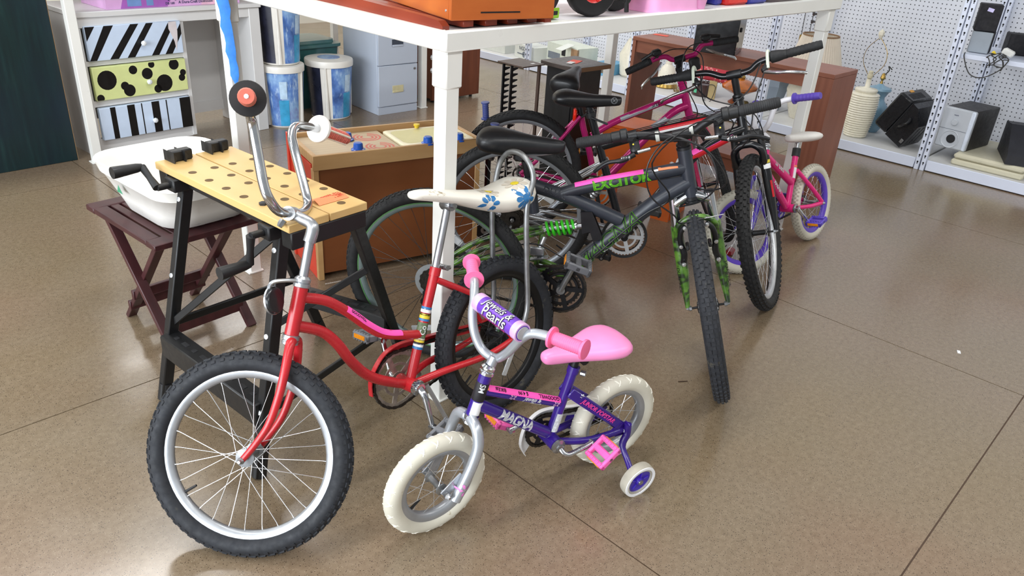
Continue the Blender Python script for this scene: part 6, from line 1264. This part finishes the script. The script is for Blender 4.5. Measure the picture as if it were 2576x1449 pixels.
wrap_strip(b, [d0.lerp(V((.6771, 0, .6069)), k) for k in (.4, .8, 1.2, 1.6)], .0196, (0, -1, .2), 40, SGR, name='silver_swoosh'); wrap_text(b, 'TES', (.155, -.042, .452), (.10, -.048, .40), .0097, (0, -1, 0), .016, WHITE, bold=.03)
chainring(b, (BBp[0], -.05, BBp[1]), .082, mat('ring_grey', '#a9a9a6', .4, .5), 40, hole=.7); chain(b, BBp, .08, (0, .305), .034, -.048); crank(b, BBp, (.43, .08), -.06, -.085, BLKA); crank(b, BBp, (.34, .39), .045, .07, BLKA); pedal(b, (.43, -.09, .08), PB2, side=-1); pedal(b, (.34, .08, .39), PB2)
for s_ in (1, -1): b.part('brake_arm', MB().tube([(.13, s_*.05, .42), (.16, s_*.045, .49)], .007, 8), CHR)

# ================================================================== 6 pink child bicycle
PK = mat('pink_enamel', '#e0267c', .24, var=.06, spec=.6); PVIO = mat('violet_plastic', '#5a46b8', .4, var=.05); WBAR = mat('white_enamel', '#e4e4ea', .3, var=.03)
b = Bike('pink_child_bicycle', 'bright pink child bicycle with purple rims and white tyres leaning by the table leg', (3.82, 1.40, 179, -14), (3.13, 1.42, 152, -20), .198)
wheel(b.root, Matrix.Translation((0, 0, .198)), .198, .023, RIMP, RUBW, 28, tread='kid', rimw=.015, rims=.02); wheel(b.root, b.W, .198, .023, RIMP, RUBW, 28, tread='kid', rimw=.015, rims=.02)
HT, HB = b.w((-.13, 0, .372)), b.w((-.112, 0, .268)); BBp = (.255, .222)
mb = tubes(([HT, HB], .017), ([HT.lerp(HB, .25), (.225, 0, .347)], .0185), ([HT.lerp(HB, .75), (.278, 0, .235)], .0175), ([(.262, 0, .225), (.172, 0, .474)], .0145))
for s_ in (1, -1): mb.tube(smooth_path([(.19, s_*.016, .40), (.08, s_*.045, .285), (.0, s_*.055, .205)], 4), .011, 10); mb.tube(smooth_path([(.25, s_*.016, .222), (.12, s_*.046, .205), (0, s_*.055, .198)], 4), .0105, 10)
mb.tube([(BBp[0], -.034, BBp[1]), (BBp[0], .034, BBp[1])], .021, 14); b.part('frame', mb, PK); headset(b, HT, HB, .0175, CHR)
mb = MB()
for s_ in (1, -1): mb.tube(smooth_path(b.ws([(-.1, s_*.01, .25), (-.085, s_*.045, .235), (-.06, s_*.052, .15), (-.025, s_*.053, .05), (-.004, s_*.054, .002)]), 5), .0125, 12)
b.part('fork', mb, PVIO)
b.part('seat_post', MB().tube([(.178, 0, .46), (.15, 0, .535)], .012, 12), CHR); b.part('seat_clamp', MB().lathe([(.02, -.02), (.02, .02)], (.166, .0, .485), (-.35, 0, .93), 14), BLKP)
b.part('saddle', MB().loft(saddle_secs([(.257, .006, .577, .567), (.25, .02, .582, .55), (.21, .03, .58, .54), (.15, .042, .574, .532), (.09, .068, .572, .525), (.04, .078, .57, .522), (.01, .056, .557, .528), (0, .02, .548, .536)])), mat('saddle_white', '#dedbd6', .4, var=.05), angle=80)
cl = b.w((-.095, 0, .459)); b.part('stem', MB().tube([HT, b.w((-.135, 0, .43)), cl], .0135, 12), WBAR); b.part('stem_band', MB().lathe([(.0145, 0), (.0145, .012)], HT.lerp(b.w((-.135, 0, .43)), .5), b.w((-.135, 0, .43))-HT, 14), BLKP)
pL = [(-.091, 0, .459), (-.1, .03, .464), (-.106, .056, .492), (-.12, .074, .55), (-.137, .1, .58), (-.175, .14, .589), (-.2, .19, .589)]
b.part('handlebar', MB().tube(smooth_path(b.ws(pL[::-1]+[(x, -y, z) for x, y, z in pL[1:]]), 6), .0125, 12), WBAR)
GVI = mat('grip_violet', '#5a45a8', .5, var=.05)
for s_ in (1, -1): grip(b, b.w((-.175, s_*.14, .589)), b.w((-.223, s_*.255, .588)), .0155, GVI, .025, 6)
chainring(b, (BBp[0], -.042, BBp[1]), .06, PVIO, 30); chain(b, BBp, .058, (0, .198), .03, -.042); b.part('bottom_bracket', MB().lathe([(.017, .034), (.022, .036), (.022, .042), (.012, .046), (0, .047)], (BBp[0], 0, BBp[1]), AX, 16), BOLT)
crank(b, BBp, (.20, .15), .05, .075, CHR); crank(b, BBp, (.31, .29), -.055, -.08, CHR); pedal(b, (.20, .08, .15), PVIO, (.08, .08, .024), .2); pedal(b, (.31, -.09, .29), PVIO, (.08, .08, .024), .2, side=-1)
secs = []
for p in smooth_path(F2([(.32, .20), (.325, .25), (.30, .285), (.25, .295), (.12, .265), (.0, .25)], -.055), 4): secs.append([p, p+V((0, .012, 0)), p+V((0, .012, -.003)), p+V((0, .002, -.003)), p+V((0, .002, -.04)), p+V((0, 0, -.04))])
b.part('chain_guard', MB().loft(secs), PVIO, smooth=False)
wrap_text(b, 'Lil Gem', HT.lerp(HB, .25).lerp(V((.225, 0, .347)), .2), HT.lerp(HB, .25).lerp(V((.225, 0, .347)), .62), .0187, (0, 1, .2), .032, WHITE, bold=.03); wrap_text(b, 'MAGNA', HT.lerp(HB, .75).lerp(V((.278, 0, .235)), .2), HT.lerp(HB, .75).lerp(V((.278, 0, .235)), .75), .0177, (0, 1, 0), .026, WHITE, bold=.03)
sA, sB = V((.262, 0, .225)), V((.172, 0, .474)); wrap_strip(b, [sA.lerp(sB, q) for q in (.56, .66, .76)], .0146, (0, 1, .1), 50, WHITE, name='safety_label'); wrap_strip(b, [sA.lerp(sB, q) for q in (.77, .8)], .0146, (0, 1, .1), 50, ORT, name='orange_tag')

# ================================================================== 7 kick scooter, mostly hidden
sc = thing('kick_scooter', 'kick scooter with blue grips, mostly hidden behind the black saddle', 'scooter', (2.44, 2.46, 0), R(-46))
SCB = mat('scooter_black', '#17181c', .3, .3, var=.15); BLG = mat('grip_blue', '#3f4c8a', .5, var=.06)
obj('deck', MB().loft([[(x, y*w, z) for y, z in ((-1, .075), (1, .075), (1, .092), (-1, .092))] for x, w in ((.09, .02), (.14, .045), (.42, .05), (.47, .035))]), SCB, sc, smooth=False)
for x in (0, .52):
    w_o = obj('wheel', MB().lathe([(.02, -.012), (.046, -.012), (.05, -.006), (.05, .006), (.046, .012), (.02, .012)], (x, 0, .05), AX, 28, True), RUBK, sc); obj('hub', MB().lathe([(.022, -.011), (.022, .011)], (x, 0, .05), AX, 20), ALU, w_o)
obj('fork', MB().tube([(.0, .018, .05), (.0, .018, .115), (0, -.018, .115), (0, -.018, .05)], .006, 8), SCB, sc); obj('rear_fender', MB().tube(smooth_path([(.45, 0, .095), (.50, 0, .11), (.56, 0, .10)], 4), .012, 8), SCB, sc)
obj('deck_neck', MB().tube([(.005, 0, .14), (.11, 0, .085)], .014, 10), SCB, sc); obj('stem', MB().tube([(.0, 0, .10), (-.0, 0, .44)], .0135, 12), SCB, sc)
def sl(p): a = R(-46); x, y = p[0]-2.44, p[1]-2.46; return V((x*math.cos(a)+y*math.sin(a), -x*math.sin(a)+y*math.cos(a), p[2]))
far = [(2.44, 2.46, .43), (2.47, 2.50, .432), (2.52, 2.565, .455), (2.556, 2.604, .51), (2.56, 2.61, .56)]; mir = lambda p: (4.88-p[0], 4.92-p[1], p[2])
obj('handlebar', MB().tube(smooth_path([sl(p) for p in far[::-1]]+[sl(mir(p)) for p in far[1:]], 5), .0105, 12), SCB, sc)
class _S: root = sc
_S.part = staticmethod(lambda name, mb, m, par=None, M=None, **k: obj(name, mb, m, par or sc, M, **k))
for q0, q1 in (((2.56, 2.61, .548), (2.552, 2.612, .632)), (mir((2.56, 2.61, .548)), mir((2.56, 2.612, .632)))): grip(_S, sl(q0), sl(q1), .0145, BLG, .023, 6, endr=.02)

# ------------------------------------------------------------------ small things on the floor
tag(obj('paper_scrap', MB().box((0, 0, .0012), (.022, .012, .002), Mrot((3.17, .476, .0), .4)), WHITE, smooth=False), 'tiny white paper scrap on the bare floor at right', 'scrap')
tag(obj('leaf_sliver', MB().box((0, 0, .001), (.035, .005, .0016), Mrot((2.121, 1.094, 0), -.6)), mat('dry_leaf', '#3d2c1c', .7), smooth=False), 'dark dry sliver on the floor beside the camouflage fork wheel', 'sliver')
rp = thing('red_plastic_piece', 'red plastic clip lying on the floor inside the purple-rimmed wheel', 'clip', (3.30, 1.585, 0), .3); obj('clip', MB().loft([[(x, y, z) for x, y in rrect(w, d, .012)] for w, d, z in ((.08, .035, 0), (.085, .04, .006), (.06, .026, .018))]), mat('clip_red', '#8e1f26', .3), rp)
